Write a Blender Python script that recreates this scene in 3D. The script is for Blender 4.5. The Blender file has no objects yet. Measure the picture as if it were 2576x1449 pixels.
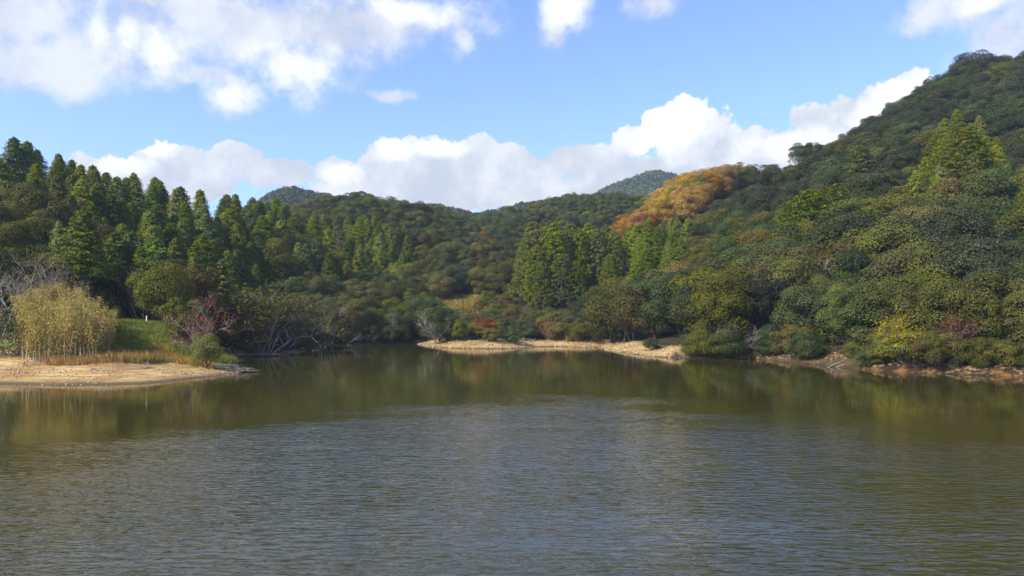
import bpy, math, random
import numpy as np
from mathutils import Vector
RNG = np.random.default_rng(7); random.seed(7)
scene = bpy.context.scene
COL = scene.collection

# ---------------------------------------------------------------- camera, world, sun, exposure
CAM_H = 6.0; F = 1874.0; CX = 1288.0; HY = 792.0     # photo measured on a 2576 x 1449 grid
cam_d = bpy.data.cameras.new("camera"); cam = bpy.data.objects.new("camera", cam_d); COL.objects.link(cam)
cam_d.sensor_width = 36; cam_d.lens = F/2576*36; cam_d.shift_y = (HY-724.5)/2576
cam_d.clip_start = 0.1; cam_d.clip_end = 6000
cam.location = (0, 0, CAM_H); cam.rotation_euler = (math.radians(90), 0, 0)
scene.camera = cam
scene.view_settings.view_transform = 'Standard'; scene.view_settings.look = 'None'
scene.view_settings.exposure = 0.7; scene.view_settings.gamma = 1

SUN_EL = math.radians(38); SUN_AZ = math.radians(-124)   # azimuth measured from +Y towards +X
sun_d = bpy.data.lights.new("sun", 'SUN'); sun_d.energy = 5.0; sun_d.angle = math.radians(0.5); sun_d.color = (1.0, 0.91, 0.76)
sun = bpy.data.objects.new("sun", sun_d); COL.objects.link(sun)
sdir = Vector((math.sin(SUN_AZ)*math.cos(SUN_EL), math.cos(SUN_AZ)*math.cos(SUN_EL), math.sin(SUN_EL)))
sun.rotation_euler = sdir.to_track_quat('Z', 'Y').to_euler(); sun.location = sdir*400

class NT:
    def __init__(s, tree): s.t = tree; s.n = tree.nodes; s.l = tree.links
    def node(s, typ, **kw):
        n = s.n.new(typ)
        for k, v in kw.items(): setattr(n, k, v)
        return n
    def set(s, sock, v):
        if isinstance(v, bpy.types.NodeSocket): s.l.new(v, sock)
        else: sock.default_value = v
    def math(s, op, a, b=0.0, c=None, clamp=False):
        n = s.node('ShaderNodeMath', operation=op); n.use_clamp = clamp
        s.set(n.inputs[0], a); s.set(n.inputs[1], b)
        if c is not None: s.set(n.inputs[2], c)
        return n.outputs[0]
    def vmath(s, op, a, b=(0, 0, 0)):
        n = s.node('ShaderNodeVectorMath', operation=op)
        s.set(n.inputs[0], a)
        if op == 'SCALE': s.set(n.inputs['Scale'], b)
        else: s.set(n.inputs[1], b)
        return n.outputs['Value'] if op in ('LENGTH', 'DOT_PRODUCT') else n.outputs[0]
    def mix(s, f, a, b, blend='MIX'):
        n = s.node('ShaderNodeMix', data_type='RGBA', blend_type=blend)
        s.set(n.inputs[0], f)
        for sock, v in ((n.inputs[6], a), (n.inputs[7], b)):
            if isinstance(v, (tuple, list)) and len(v) == 3: v = (*v, 1)
            s.set(sock, v)
        return n.outputs[2]
    def noise(s, vec, scale, detail=4, rough=0.5, dist=0.0, color=False):
        n = s.node('ShaderNodeTexNoise'); s.set(n.inputs['Vector'], vec)
        n.inputs['Scale'].default_value = scale; n.inputs['Detail'].default_value = detail
        n.inputs['Roughness'].default_value = rough; n.inputs['Distortion'].default_value = dist
        return n.outputs['Color' if color else 'Fac']
    def smooth(s, v, a, b, o0=0.0, o1=1.0):
        n = s.node('ShaderNodeMapRange', interpolation_type='SMOOTHSTEP')
        s.set(n.inputs[0], v); n.inputs[1].default_value = a; n.inputs[2].default_value = b
        n.inputs[3].default_value = o0; n.inputs[4].default_value = o1
        return n.outputs[0]

SKY_TINT = (1.0, 1.0, 1.0)
def build_world():
    w = bpy.data.worlds.new("World"); scene.world = w; w.use_nodes = True
    w.node_tree.nodes.clear(); T = NT(w.node_tree)
    sky = T.node('ShaderNodeTexSky'); sky.sky_type = 'NISHITA'; sky.sun_disc = False
    sky.sun_elevation = SUN_EL; sky.sun_rotation = SUN_AZ
    sky.air_density = 1.0; sky.dust_density = 0.6; sky.ozone_density = 1.6; sky.altitude = 0
    tc = T.node('ShaderNodeTexCoord'); d = tc.outputs['Generated']
    sep = T.node('ShaderNodeSeparateXYZ'); T.l.new(d, sep.inputs[0])
    az = T.math('ARCTAN2', sep.outputs[0], sep.outputs[1])
    el = T.math('ARCSINE', sep.outputs[2])
    # big and small billows displace the direction in which each cloud is looked up
    comb = T.node('ShaderNodeCombineXYZ'); T.l.new(az, comb.inputs[0]); T.l.new(el, comb.inputs[1])
    ae = comb.outputs[0]
    n1 = T.vmath('SUBTRACT', T.noise(d, 9, 5, 0.55, color=True), (0.5, 0.5, 0.5))
    wob = T.vmath('SCALE', n1, 0.045)
    p = T.vmath('ADD', ae, wob)
    def blob(px, py, rx, ry):
        a = math.atan((px-CX)/F); e = math.atan((HY-py)/math.hypot(F, px-CX)); c = math.cos(a)
        sx, sy = rx/F*c*c, ry/F*c
        v = T.vmath('SUBTRACT', p, (a, e, 0)); v = T.vmath('MULTIPLY', v, (1/sx, 1/sy, 0))
        return T.math('SUBTRACT', 1.0, T.vmath('LENGTH', v))
    def group(lst):
        acc = None
        for b in lst:
            o = blob(*b); acc = o if acc is None else T.math('SMOOTH_MAX', acc, o, 0.25)
        return acc
    puffs = [(400,405,110,62),(320,425,85,50),(490,420,95,50),(600,392,75,24),(225,405,45,25),(430,475,230,60),
             (830,440,75,40),(720,445,110,42),(1000,420,105,52),(1100,405,95,55),(1205,405,85,55),(1310,425,95,60),(1150,490,520,62),(1090,450,90,40),(1300,500,200,40),
             (1420,405,90,55),(1690,325,135,68),(1600,345,60,50),(1795,335,75,55),(1620,430,290,72),(1960,355,130,45),(2090,320,80,42),
             (2235,245,100,62),(2280,215,62,50),(2150,290,90,52),(2080,345,130,45),(2040,300,70,28),(1900,400,260,50)]
    bright = [(1690,315,125,60),(1620,345,60,40),(2250,235,85,52),(2190,285,60,35),(760,185,110,58),(590,240,60,40),(1980,360,120,32),(840,445,60,24),
              (400,365,50,25),(330,400,60,26),(1430,15,60,50),(395,110,45,45),(230,60,30,50),(310,85,30,40),(2470,10,60,26),(1000,385,40,20),(1110,375,50,18),(1060,20,110,30)]
    soft = [(40,40,200,90),(330,60,260,90),(560,40,300,90),(880,60,260,70),(60,170,160,50),(80,150,240,80),(250,110,160,100),(400,120,110,85),(700,60,450,90),(1020,40,230,60),(420,10,380,50),(760,185,130,78),(590,238,85,55),
            (510,185,110,32),(1420,20,75,62),(1395,90,40,50),(1640,15,80,38),(2440,20,200,60),(2530,90,130,75),(1165,90,34,32),(980,250,60,20),(860,100,200,60)]
    fine = T.math('SUBTRACT', T.noise(d, 17, 9, 0.62), 0.5)
    med = T.math('SUBTRACT', T.noise(d, 7, 4, 0.55), 0.5)
    gp = T.math('ADD', group(puffs), T.math('MULTIPLY', fine, 2.6))
    mp = T.smooth(gp, 0.0, 0.13)
    gs = T.math('ADD', T.math('ADD', group(soft), T.math('MULTIPLY', fine, 2.2)), T.math('MULTIPLY', med, 0.8))
    ms = T.smooth(gs, -0.25, 0.75)
    # the rest of the sky, outside the photographed part
    g3 = T.noise(d, 2.6, 6, 0.55)
    up = T.smooth(el, math.radians(27), math.radians(40))
    back = T.smooth(sep.outputs[1], 0.55, 0.2)
    m3 = T.math('MULTIPLY', T.smooth(g3, 0.47, 0.66), T.math('MAXIMUM', up, back))
    mask = T.math('MAXIMUM', T.math('MAXIMUM', mp, T.math('MULTIPLY', ms, 0.9)), T.math('MULTIPLY', m3, 0.75))
    gb = T.math('ADD', T.math('ADD', group(bright), T.math('MULTIPLY', fine, 2.6)), T.math('MULTIPLY', med, 0.8))
    mb = T.smooth(gb, -0.65, 0.5)
    body = T.smooth(T.math('ADD', T.math('MULTIPLY', med, 1.6), T.math('MULTIPLY', fine, 1.6)), -0.35, 0.35)
    grey = T.mix(body, (0.40, 0.43, 0.49), (0.60, 0.61, 0.63))
    ccol = T.mix(mb, grey, (0.72, 0.72, 0.72))
    skyc = T.vmath('MULTIPLY', sky.outputs[0], (0.105*SKY[0], 0.105*SKY[1], 0.105*SKY[2]))
    final = T.mix(mask, skyc, ccol)
    # cloud colours are given as picture values; sky strength stays in the usual range
    sc = T.vmath('SCALE', final, 10.0)
    bg = T.node('ShaderNodeBackground'); T.l.new(sc, bg.inputs[0]); bg.inputs[1].default_value = 0.1
    out = T.node('ShaderNodeOutputWorld'); T.l.new(bg.outputs[0], out.inputs[0])
SKY = (1.12, 1.25, 1.72)
build_world()

# ---------------------------------------------------------------- helpers
def at(px, py, Y): return np.array([(px-CX)/F*Y, Y, CAM_H+(HY-py)*Y/F])
def shore_pt(px, py):
    Y = F*CAM_H/(py-HY); return ((px-CX)/F*Y, Y)
def proj(x, y, z): return CX+F*x/y, HY+F*(CAM_H-z)/y
def tag(o, label=None, cat=None, group=None, kind=None):
    if label: o['label'] = label
    if cat: o['category'] = cat
    if group: o['group'] = group
    if kind: o['kind'] = kind
    return o
def mesh_np(name, V, Fs, mats=(), tint=None, smooth=False):
    """V (n,3), Fs list of (m,k) index arrays"""
    me = bpy.data.meshes.new(name)
    me.vertices.add(len(V)); me.vertices.foreach_set('co', np.asarray(V, dtype=np.float32).ravel())
    loops = np.concatenate([f.ravel() for f in Fs]).astype(np.int32)
    tot = np.concatenate([np.full(len(f), f.shape[1]) for f in Fs]).astype(np.int32)
    me.loops.add(len(loops)); me.loops.foreach_set('vertex_index', loops)
    me.polygons.add(len(tot)); start = np.concatenate([[0], np.cumsum(tot)[:-1]]).astype(np.int32)
    me.polygons.foreach_set('loop_start', start); me.polygons.foreach_set('loop_total', tot)
    if smooth: me.polygons.foreach_set('use_smooth', np.ones(len(tot), dtype=bool))
    if tint is not None:
        a = me.attributes.new('tint', 'FLOAT', 'POINT'); a.data.foreach_set('value', np.asarray(tint, dtype=np.float32))
    me.update(); me.validate()
    for m in mats: me.materials.append(m)
    return me
def obj(name, me, parent=None, loc=None):
    o = bpy.data.objects.new(name, me); COL.objects.link(o)
    if parent: o.parent = parent
    if loc is not None: o.location = loc
    return o
def empty(name, loc=(0, 0, 0)):
    o = bpy.data.objects.new(name, None); COL.objects.link(o); o.location = loc; o.empty_display_size = 0.5
    return o
def unit(v): return v/np.maximum(np.linalg.norm(v, axis=-1, keepdims=True), 1e-9)
def rdir(n, rng): return unit(rng.normal(size=(n, 3)))
class Leaves:
    def __init__(s): s.P = []; s.N = []; s.U = []; s.L = []; s.W = []; s.T = []
    def add(s, P, N, U, L, W, T):
        n = len(P); N = unit(N); U = U-N*np.sum(U*N, axis=1, keepdims=True); U = unit(U)
        s.P.append(P); s.N.append(N); s.U.append(U)
        s.L.append(np.broadcast_to(L, (n,))); s.W.append(np.broadcast_to(W, (n,))); s.T.append(np.broadcast_to(T, (n,)))
    def mesh(s, name, mats):
        P, N, U = np.vstack(s.P), np.vstack(s.N), np.vstack(s.U)
        L, W, T = np.concatenate(s.L)[:, None], np.concatenate(s.W)[:, None], np.concatenate(s.T)
        Vv = np.cross(N, U); n = len(P)
        V = np.empty((n, 4, 3))
        V[:, 0] = P-U*L*0.5; V[:, 1] = P+Vv*W*0.5+U*L*0.08; V[:, 2] = P+U*L*0.5-N*L*0.12; V[:, 3] = P-Vv*W*0.5+U*L*0.08
        Fc = np.arange(n*4).reshape(n, 4)
        return mesh_np(name, V.reshape(-1, 3), [Fc], mats, np.repeat(T, 4))
class Tubes:
    def __init__(s): s.V = []; s.F = []; s.n = 0
    def path(s, pts, rads, sides=5, cap=True):
        pts = np.asarray(pts, float); k = len(pts)
        t = np.gradient(pts, axis=0); t = unit(t)
        ref = np.array([0.13, 0.21, 0.97]) if abs(t[0, 2]) < 0.9 else np.array([1.0, 0.1, 0])
        a = unit(np.cross(t, ref)); b = np.cross(t, a)
        ang = np.arange(sides)/sides*2*np.pi
        r = np.asarray(rads, float)[:, None, None]
        ring = pts[:, None, :]+r*(np.cos(ang)[None, :, None]*a[:, None, :]+np.sin(ang)[None, :, None]*b[:, None, :])
        s.V.append(ring.reshape(-1, 3))
        i = np.arange(k-1)[:, None]*sides; j = np.arange(sides)[None, :]; j2 = (j+1) % sides
        q = np.stack([i+j, i+j2, i+sides+j2, i+sides+j], axis=-1).reshape(-1, 4)+s.n
        s.F.append(q); s.n += k*sides
    def mesh(s, name, mats): return mesh_np(name, np.vstack(s.V), [np.vstack(s.F)], mats, smooth=True)

# ---------------------------------------------------------------- materials
def new_mat(name):
    m = bpy.data.materials.new(name); m.use_nodes = True; m.node_tree.nodes.clear(); T = NT(m.node_tree)
    return m, T, T.node('ShaderNodeOutputMaterial')
GAIN = {'light':1.3,'conifer':1.65,'yellow':1.5,'fresh':1.5,'cedar':1.75,'evergreen':1.25,'dusky':1.12,'olive':1.3,'russet':1.15}
def leaf_mat(name, a, b, c=None, cf=0.0, var=0.35, trans=0.25, spec=0.12, rough=0.6):
    """a..b by the leaf's own tint, c = colour of odd leaves"""
    m, T, out = new_mat(name)
    at_ = T.node('ShaderNodeAttribute', attribute_name='tint'); oi = T.node('ShaderNodeObjectInfo')
    key_ = name.split('_')[0]; g_ = GAIN.get(key_, 1.0); gr_ = key_ in ('conifer', 'fresh', 'cedar', 'evergreen', 'olive'); yk_ = (1.12, 1.0, 0.72) if key_ not in ('evergreen', 'dusky') else (1.0, 1.0, 1.0); a, b = [tuple(min(v*g_*k_, .9) for v, k_ in zip(q_, yk_)) for q_ in (a, b)]
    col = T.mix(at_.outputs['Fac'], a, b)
    geo = T.node('ShaderNodeTexCoord')
    if c is not None:
        n = T.noise(geo.outputs['Object'], 0.55, 3, 0.6)
        n = T.smooth(n, 0.72-cf*0.4, 0.80-cf*0.4)
        col = T.mix(T.math('MULTIPLY', n, 0.85), col, c)
    hsv = T.node('ShaderNodeHueSaturation')
    r = oi.outputs['Random']
    T.set(hsv.inputs['Hue'], T.math('MULTIPLY_ADD', T.math('FRACT', T.math('MULTIPLY', r, 7.31)), 0.034 if gr_ else 0.02, 0.474 if gr_ else 0.493))
    T.set(hsv.inputs['Value'], T.math('MULTIPLY_ADD', r, var*2, 1-var))
    T.set(hsv.inputs['Saturation'], T.math('MULTIPLY_ADD', T.math('FRACT', T.math('MULTIPLY', r, 3.77)), 0.3, 0.85))
    T.set(hsv.inputs['Color'], col); col = hsv.outputs[0]
    p = T.node('ShaderNodeBsdfPrincipled'); T.set(p.inputs['Base Color'], col)
    p.inputs['Roughness'].default_value = rough; p.inputs['Specular IOR Level'].default_value = spec
    tr = T.node('ShaderNodeBsdfTranslucent'); T.set(tr.inputs[0], T.mix(1.0, col, (1.3, 1.35, 0.7), 'MULTIPLY'))
    mx = T.node('ShaderNodeMixShader'); mx.inputs[0].default_value = trans
    T.l.new(p.outputs[0], mx.inputs[1]); T.l.new(tr.outputs[0], mx.inputs[2]); T.l.new(mx.outputs[0], out.inputs[0])
    return m
def bark_mat(name, a, b, scale=3.0):
    m, T, out = new_mat(name); tc = T.node('ShaderNodeTexCoord')
    mp = T.node('ShaderNodeMapping'); T.l.new(tc.outputs['Object'], mp.inputs[0]); mp.inputs['Scale'].default_value = (1, 1, 0.25)
    n = T.noise(mp.outputs[0], scale, 5, 0.65)
    p = T.node('ShaderNodeBsdfPrincipled'); T.set(p.inputs['Base Color'], T.mix(T.smooth(n, 0.35, 0.65), a, b))
    p.inputs['Roughness'].default_value = 0.9; p.inputs['Specular IOR Level'].default_value = 0.15
    bp = T.node('ShaderNodeBump'); bp.inputs['Strength'].default_value = 0.5; T.set(bp.inputs['Height'], n); T.l.new(bp.outputs[0], p.inputs['Normal'])
    T.l.new(p.outputs[0], out.inputs[0]); return m
M = {}
M['conifer']   = leaf_mat('conifer_needles', (0.030,0.060,0.012), (0.085,0.125,0.020), (0.13,0.10,0.022), 0.22)
M['yconifer']  = leaf_mat('yellow_green_needles', (0.055,0.085,0.012), (0.13,0.15,0.020), (0.24,0.15,0.02), 0.35)
M['gconifer']  = leaf_mat('fresh_green_needles', (0.045,0.074,0.012), (0.105,0.142,0.020), (0.12,0.12,0.022), 0.15)
M['cedar']     = leaf_mat('cedar_needles', (0.035,0.062,0.010), (0.095,0.120,0.018), (0.10,0.062,0.016), 0.15, var=0.18)
M['evergreen'] = leaf_mat('evergreen_leaves', (0.020,0.038,0.009), (0.068,0.092,0.022), (0.10,0.085,0.03), 0.08, spec=0.2, rough=0.5, var=0.25)
M['hillgreen'] = leaf_mat('hill_leaves', (0.038,0.056,0.018), (0.112,0.135,0.042), (0.12,0.11,0.03), 0.12, var=0.25)
M['dusky']     = leaf_mat('dusky_leaves', (0.022,0.030,0.012), (0.058,0.066,0.024), (0.085,0.062,0.028), 0.18, spec=0.15, rough=0.5, var=0.25)  # dark leaf colour stands in for cloud shadow over the right ridge
M['olive']     = leaf_mat('olive_leaves', (0.040,0.052,0.014), (0.100,0.110,0.028), (0.15,0.11,0.035), 0.28)
M['brown']     = leaf_mat('russet_olive_leaves', (0.070,0.058,0.022), (0.130,0.102,0.038), (0.070,0.080,0.022), 0.55)
M['yellowgreen'] = leaf_mat('light_leaves', (0.045,0.064,0.012), (0.120,0.138,0.026), (0.24,0.20,0.03), 0.22)
M['gold']      = leaf_mat('golden_leaves', (0.24,0.15,0.020), (0.43,0.30,0.035), (0.12,0.12,0.02), 0.4, var=0.22)
M['orange']    = leaf_mat('orange_leaves', (0.20,0.105,0.024), (0.38,0.21,0.045), (0.13,0.12,0.03), 0.4, var=0.22)
M['red']       = leaf_mat('red_leaves', (0.17,0.026,0.016), (0.34,0.065,0.035), (0.26,0.09,0.03), 0.25, var=0.2)
M['crimson']   = leaf_mat('crimson_leaves', (0.06,0.014,0.012), (0.14,0.035,0.028), (0.12,0.05,0.03), 0.25, var=0.2)
M['pinkbrown'] = leaf_mat('faded_red_leaves', (0.16,0.065,0.045), (0.27,0.12,0.080), None, 0, var=0.15)
M['yellow']    = leaf_mat('bright_yellow_leaves', (0.17,0.15,0.018), (0.38,0.29,0.035), (0.10,0.13,0.025), 0.5, var=0.1)
M['bamboo']    = leaf_mat('yellowing_bamboo_leaves', (0.22,0.19,0.045), (0.47,0.385,0.11), (0.11,0.14,0.03), 0.32, var=0.1)
M['grass']     = leaf_mat('green_grass', (0.10,0.15,0.025), (0.23,0.30,0.055), (0.24,0.19,0.06), 0.35, var=0.1)
M['drygrass']  = leaf_mat('dry_grass', (0.26,0.15,0.055), (0.46,0.30,0.11), (0.15,0.17,0.04), 0.30, var=0.1)
M['bark']      = bark_mat('bark', (0.035,0.028,0.020), (0.11,0.09,0.07))
M['palebark']  = bark_mat('pale_bark', (0.16,0.145,0.12), (0.40,0.37,0.32))
M['twig']      = bark_mat('grey_twigs', (0.16,0.13,0.105), (0.30,0.255,0.215))
M['deadwood']  = bark_mat('bleached_deadwood', (0.22,0.18,0.13), (0.48,0.42,0.33))
M['fieldgrass'] = leaf_mat('pale_field_grass', (0.15,0.14,0.05), (0.30,0.27,0.11), (0.11,0.14,0.04), 0.3, var=0.1)
M['cane']      = bark_mat('dry_canes', (0.28,0.23,0.13), (0.48,0.40,0.25))

def ground_mat():
    m, T, out = new_mat('earth_and_sand'); tc = T.node('ShaderNodeTexCoord'); P = tc.outputs['Object']
    a = T.node('ShaderNodeAttribute', attribute_name='zone')   # R = sand, G = grass, B = ochre bank
    sp = T.node('ShaderNodeSeparateColor'); T.l.new(a.outputs['Color'], sp.inputs[0])
    big = T.noise(P, 0.16, 5, 0.6); mid = T.noise(P, 0.9, 6, 0.65); fine = T.noise(P, 7, 5, 0.7)
    floor_ = T.mix(T.smooth(mid, 0.35, 0.65), (0.022,0.020,0.011), (0.060,0.050,0.024))
    sand = T.mix(T.smooth(big, 0.38, 0.62), (0.31,0.19,0.066), (0.52,0.375,0.165))
    sand = T.mix(T.math('MULTIPLY', T.smooth(mid, 0.45, 0.7), 0.55), sand, (0.27,0.155,0.06))
    sand = T.mix(T.math('MULTIPLY', T.smooth(fine, 0.52, 0.72), 0.4), sand, (0.22,0.14,0.07))
    z = T.node('ShaderNodeSeparateXYZ'); T.l.new(P, z.inputs[0])
    sm = T.node('ShaderNodeMapping'); T.l.new(P, sm.inputs[0]); sm.inputs['Scale'].default_value = (0.25, 1.6, 1); sm.inputs['Rotation'].default_value = (0, 0, 0.18)
    rill = T.noise(sm.outputs[0], 1.1, 6, 0.7)
    sand = T.mix(T.math('MULTIPLY', T.smooth(rill, 0.50, 0.62), 0.55), sand, (0.20, 0.12, 0.05))
    wet = T.smooth(T.math('ADD', z.outputs[2], T.math('MULTIPLY', T.math('SUBTRACT', mid, 0.5), 0.12)), 0.30, 0.05)
    band = T.math('SINE', T.math('ADD', T.math('MULTIPLY', z.outputs[2], 34.0), T.math('MULTIPLY', mid, 9.0)))
    sand = T.mix(T.math('MULTIPLY', T.math('MULTIPLY', T.smooth(band, 0.3, 0.9), T.smooth(z.outputs[2], 1.3, 0.6)), 0.38), sand, (0.15, 0.092, 0.042))
    sand = T.mix(wet, sand, (0.105,0.070,0.038))
    green = T.mix(T.smooth(mid, 0.35, 0.65), (0.08,0.12,0.022), (0.20,0.19,0.055))
    ochre = T.mix(T.smooth(T.noise(P, 0.55, 6, 0.7), 0.44, 0.60), (0.035,0.022,0.012), (0.17,0.095,0.032))
    c = T.mix(sp.outputs[0], floor_, sand); c = T.mix(sp.outputs[1], c, green); c = T.mix(sp.outputs[2], c, ochre)
    p = T.node('ShaderNodeBsdfPrincipled'); T.set(p.inputs['Base Color'], c); p.inputs['Roughness'].default_value = 0.92
    p.inputs['Specular IOR Level'].default_value = 0.15
    bp = T.node('ShaderNodeBump'); bp.inputs['Strength'].default_value = 0.8; bp.inputs['Distance'].default_value = 0.35
    h = T.math('ADD', T.math('MULTIPLY', mid, 0.8), T.math('MULTIPLY', fine, 0.22))
    T.set(bp.inputs['Height'], h); T.l.new(bp.outputs[0], p.inputs['Normal'])
    T.l.new(p.outputs[0], out.inputs[0]); return m
def water_mat():
    m, T, out = new_mat('lake_water'); tc = T.node('ShaderNodeTexCoord'); P = tc.outputs['Object']
    def mp(sc, rot=0.0):
        n = T.node('ShaderNodeMapping'); T.l.new(P, n.inputs[0]); n.inputs['Scale'].default_value = sc; n.inputs['Rotation'].default_value = (0, 0, rot); return n.outputs[0]
    w1 = T.noise(mp((1.3, 4.8, 1), 0.05), 1.0, 2, 0.45, 0.6)
    w2 = T.noise(mp((2.2, 5.5, 1), -0.12), 1.0, 3, 0.6, 0.2)
    w3 = T.noise(mp((0.25, 0.6, 1), 0.2), 1.0, 2, 0.5)
    # wind: open water nearer the dam is ruffled, the sheltered far end is calm
    s = T.node('ShaderNodeSeparateXYZ'); T.l.new(P, s.inputs[0])
    gust = T.noise(mp((0.03, 0.06, 1)), 1.0, 6, 0.65)
    dd = T.math('ADD', s.outputs[1], T.math('MULTIPLY', T.math('SUBTRACT', gust, 0.5), 45.0))
    dd = T.math('ADD', dd, T.math('MULTIPLY', T.math('ABSOLUTE', T.math('SUBTRACT', s.outputs[0], 4.0)), 1.0))
    calm = T.smooth(dd, 42, 66, 1.0, 0.035)
    h = T.math('ADD', T.math('MULTIPLY', w1, 0.046), T.math('ADD', T.math('MULTIPLY', w2, 0.009), T.math('MULTIPLY', w3, 0.025)))
    slick = T.smooth(T.noise(mp((0.05, 0.11, 1), 0.3), 1.0, 4, 0.6), 0.36, 0.62, 0.55, 1.25)
    h = T.math('MULTIPLY', T.math('MULTIPLY', h, calm), slick)
    bp = T.node('ShaderNodeBump'); bp.inputs['Strength'].default_value = 1.0; bp.inputs['Distance'].default_value = WAVE
    T.set(bp.inputs['Height'], h)
    p = T.node('ShaderNodeBsdfPrincipled'); p.inputs['Base Color'].default_value = (0.037, 0.034, 0.006, 1)
    p.inputs['Roughness'].default_value = 0.06; p.inputs['IOR'].default_value = 1.333
    T.l.new(bp.outputs[0], p.inputs['Normal']); T.l.new(p.outputs[0], out.inputs[0]); return m
WAVE = 1.0

# ---------------------------------------------------------------- terrain
SH = [(-900,985),(-300,972),(0,968),(130,971),(250,969),(365,966),(430,961),(495,953),(560,946),(602,941),(612,936),(604,927),(590,916),(586,905),(604,898),
      (650,897),(694,895),(735,889),(764,883),(812,875),(800,871),(864,870),(950,868),(1047,864),(1056,869),(1075,874),(1150,877),(1230,878),(1300,877),(1352,873),
      (1400,872),(1449,874),(1490,877),(1503,873),(1512,877),(1530,883),(1600,893),(1660,900),(1720,900),(1780,903),(1830,905),(1900,903),(1930,905),(1960,910),(2000,914),(2050,917),
      (2100,924),(2200,932),(2300,938),(2400,941),(2500,946),(2576,948),(2800,958),(3300,985)]
LAKE = [shore_pt(*p) for p in SH]
LAKE += [(LAKE[-1][0]+10, 20), (60, -60), (-60, -60), (LAKE[0][0]-5, 20)]
LAKE = np.array(LAKE)
def poly_sd(x, y, poly):
    """signed distance, positive outside (on land)"""
    d = np.full(x.shape, 1e9); inside = np.zeros(x.shape, bool); n = len(poly)
    for i in range(n):
        a = poly[i]; b = poly[(i+1) % n]; ex, ey = b-a; wx, wy = x-a[0], y-a[1]
        t = np.clip((wx*ex+wy*ey)/(ex*ex+ey*ey), 0, 1)
        d = np.minimum(d, (wx-ex*t)**2+(wy-ey*t)**2)
        c = ((a[1] <= y) & (b[1] > y)) | ((b[1] <= y) & (a[1] > y))
        with np.errstate(divide='ignore', invalid='ignore'): xi = a[0]+(y-a[1])/(b[1]-a[1]+1e-12)*(b[0]-a[0])
        inside ^= c & (x < xi)
    d = np.sqrt(d); return np.where(inside, -d, d)
def ridge(lst, th):
    out = []
    for (px, py, Y) in lst:
        p = at(px, py, Y); out.append((p[0], p[1], max(p[2]-th, 1)))
    return np.array(out)
R_LEFT = ridge([(-900,250,120),(-400,300,128),(0,345,140),(100,365,146),(200,430,152),(330,455,160),(450,478,168),(530,498,176),(640,508,188),(700,520,194),(760,550,200),(850,612,205),(930,668,208),(1000,715,208),(1090,775,205)], 11)
R_CENT = ridge([(560,560,240),(700,535,250),(800,500,262),(900,487,270),(980,494,272),(1050,520,275),(1120,545,285),(1200,548,300),(1280,545,310),(1330,520,325),(1360,500,333),(1420,482,340),(1500,483,345),(1560,474,350),(1640,486,350),(1750,515,350),(2000,520,350)], 8)
R_BACK = ridge([(1500,625,235),(1540,597,240),(1600,547,245),(1660,497,250),(1740,445,255),(1800,417,258),(1860,395,262),(1900,397,265),(2000,383,268),(2060,375,272),(2130,368,275),(2400,330,290)], 9.5)
R_RIGHT = ridge([(1560,760,165),(1640,700,170),(1700,640,174),(1780,585,180),(1850,525,187),(1900,485,192),(2000,435,202),(2115,370,217),(2200,310,227),(2320,228,237),(2440,165,245),(2576,135,252),(2800,70,257),(3300,0,250),(4200,0,240)], 8.5)
def ridge_h(x, y, R, slope, r=6.0, pw=1.0):
    best = np.full(x.shape, -99.0)
    for a, b in zip(R[:-1], R[1:]):
        ex, ey = b[0]-a[0], b[1]-a[1]; wx, wy = x-a[0], y-a[1]
        t = np.clip((wx*ex+wy*ey)/(ex*ex+ey*ey), 0, 1)
        d = np.hypot(wx-ex*t, wy-ey*t); H = a[2]+(b[2]-a[2])*t
        best = np.maximum(best, H-slope*(np.sqrt(d*d+r*r)-r))
    return best
def vnoise(x, y, s, seed=0):
    """smooth value noise"""
    g = np.random.default_rng(seed).random((64, 64)); u = x/s+100; v = y/s+100
    i = np.floor(u).astype(int); j = np.floor(v).astype(int); fu = u-i; fv = v-j
    fu = fu*fu*(3-2*fu); fv = fv*fv*(3-2*fv)
    G = lambda a, b: g[a % 64, b % 64]
    return (G(i, j)*(1-fu)+G(i+1, j)*fu)*(1-fv)+(G(i, j+1)*(1-fu)+G(i+1, j+1)*fu)*fv-0.5
def sstep(v, a, b): t = np.clip((v-a)/(b-a), 0, 1); return t*t*(3-2*t)
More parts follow.
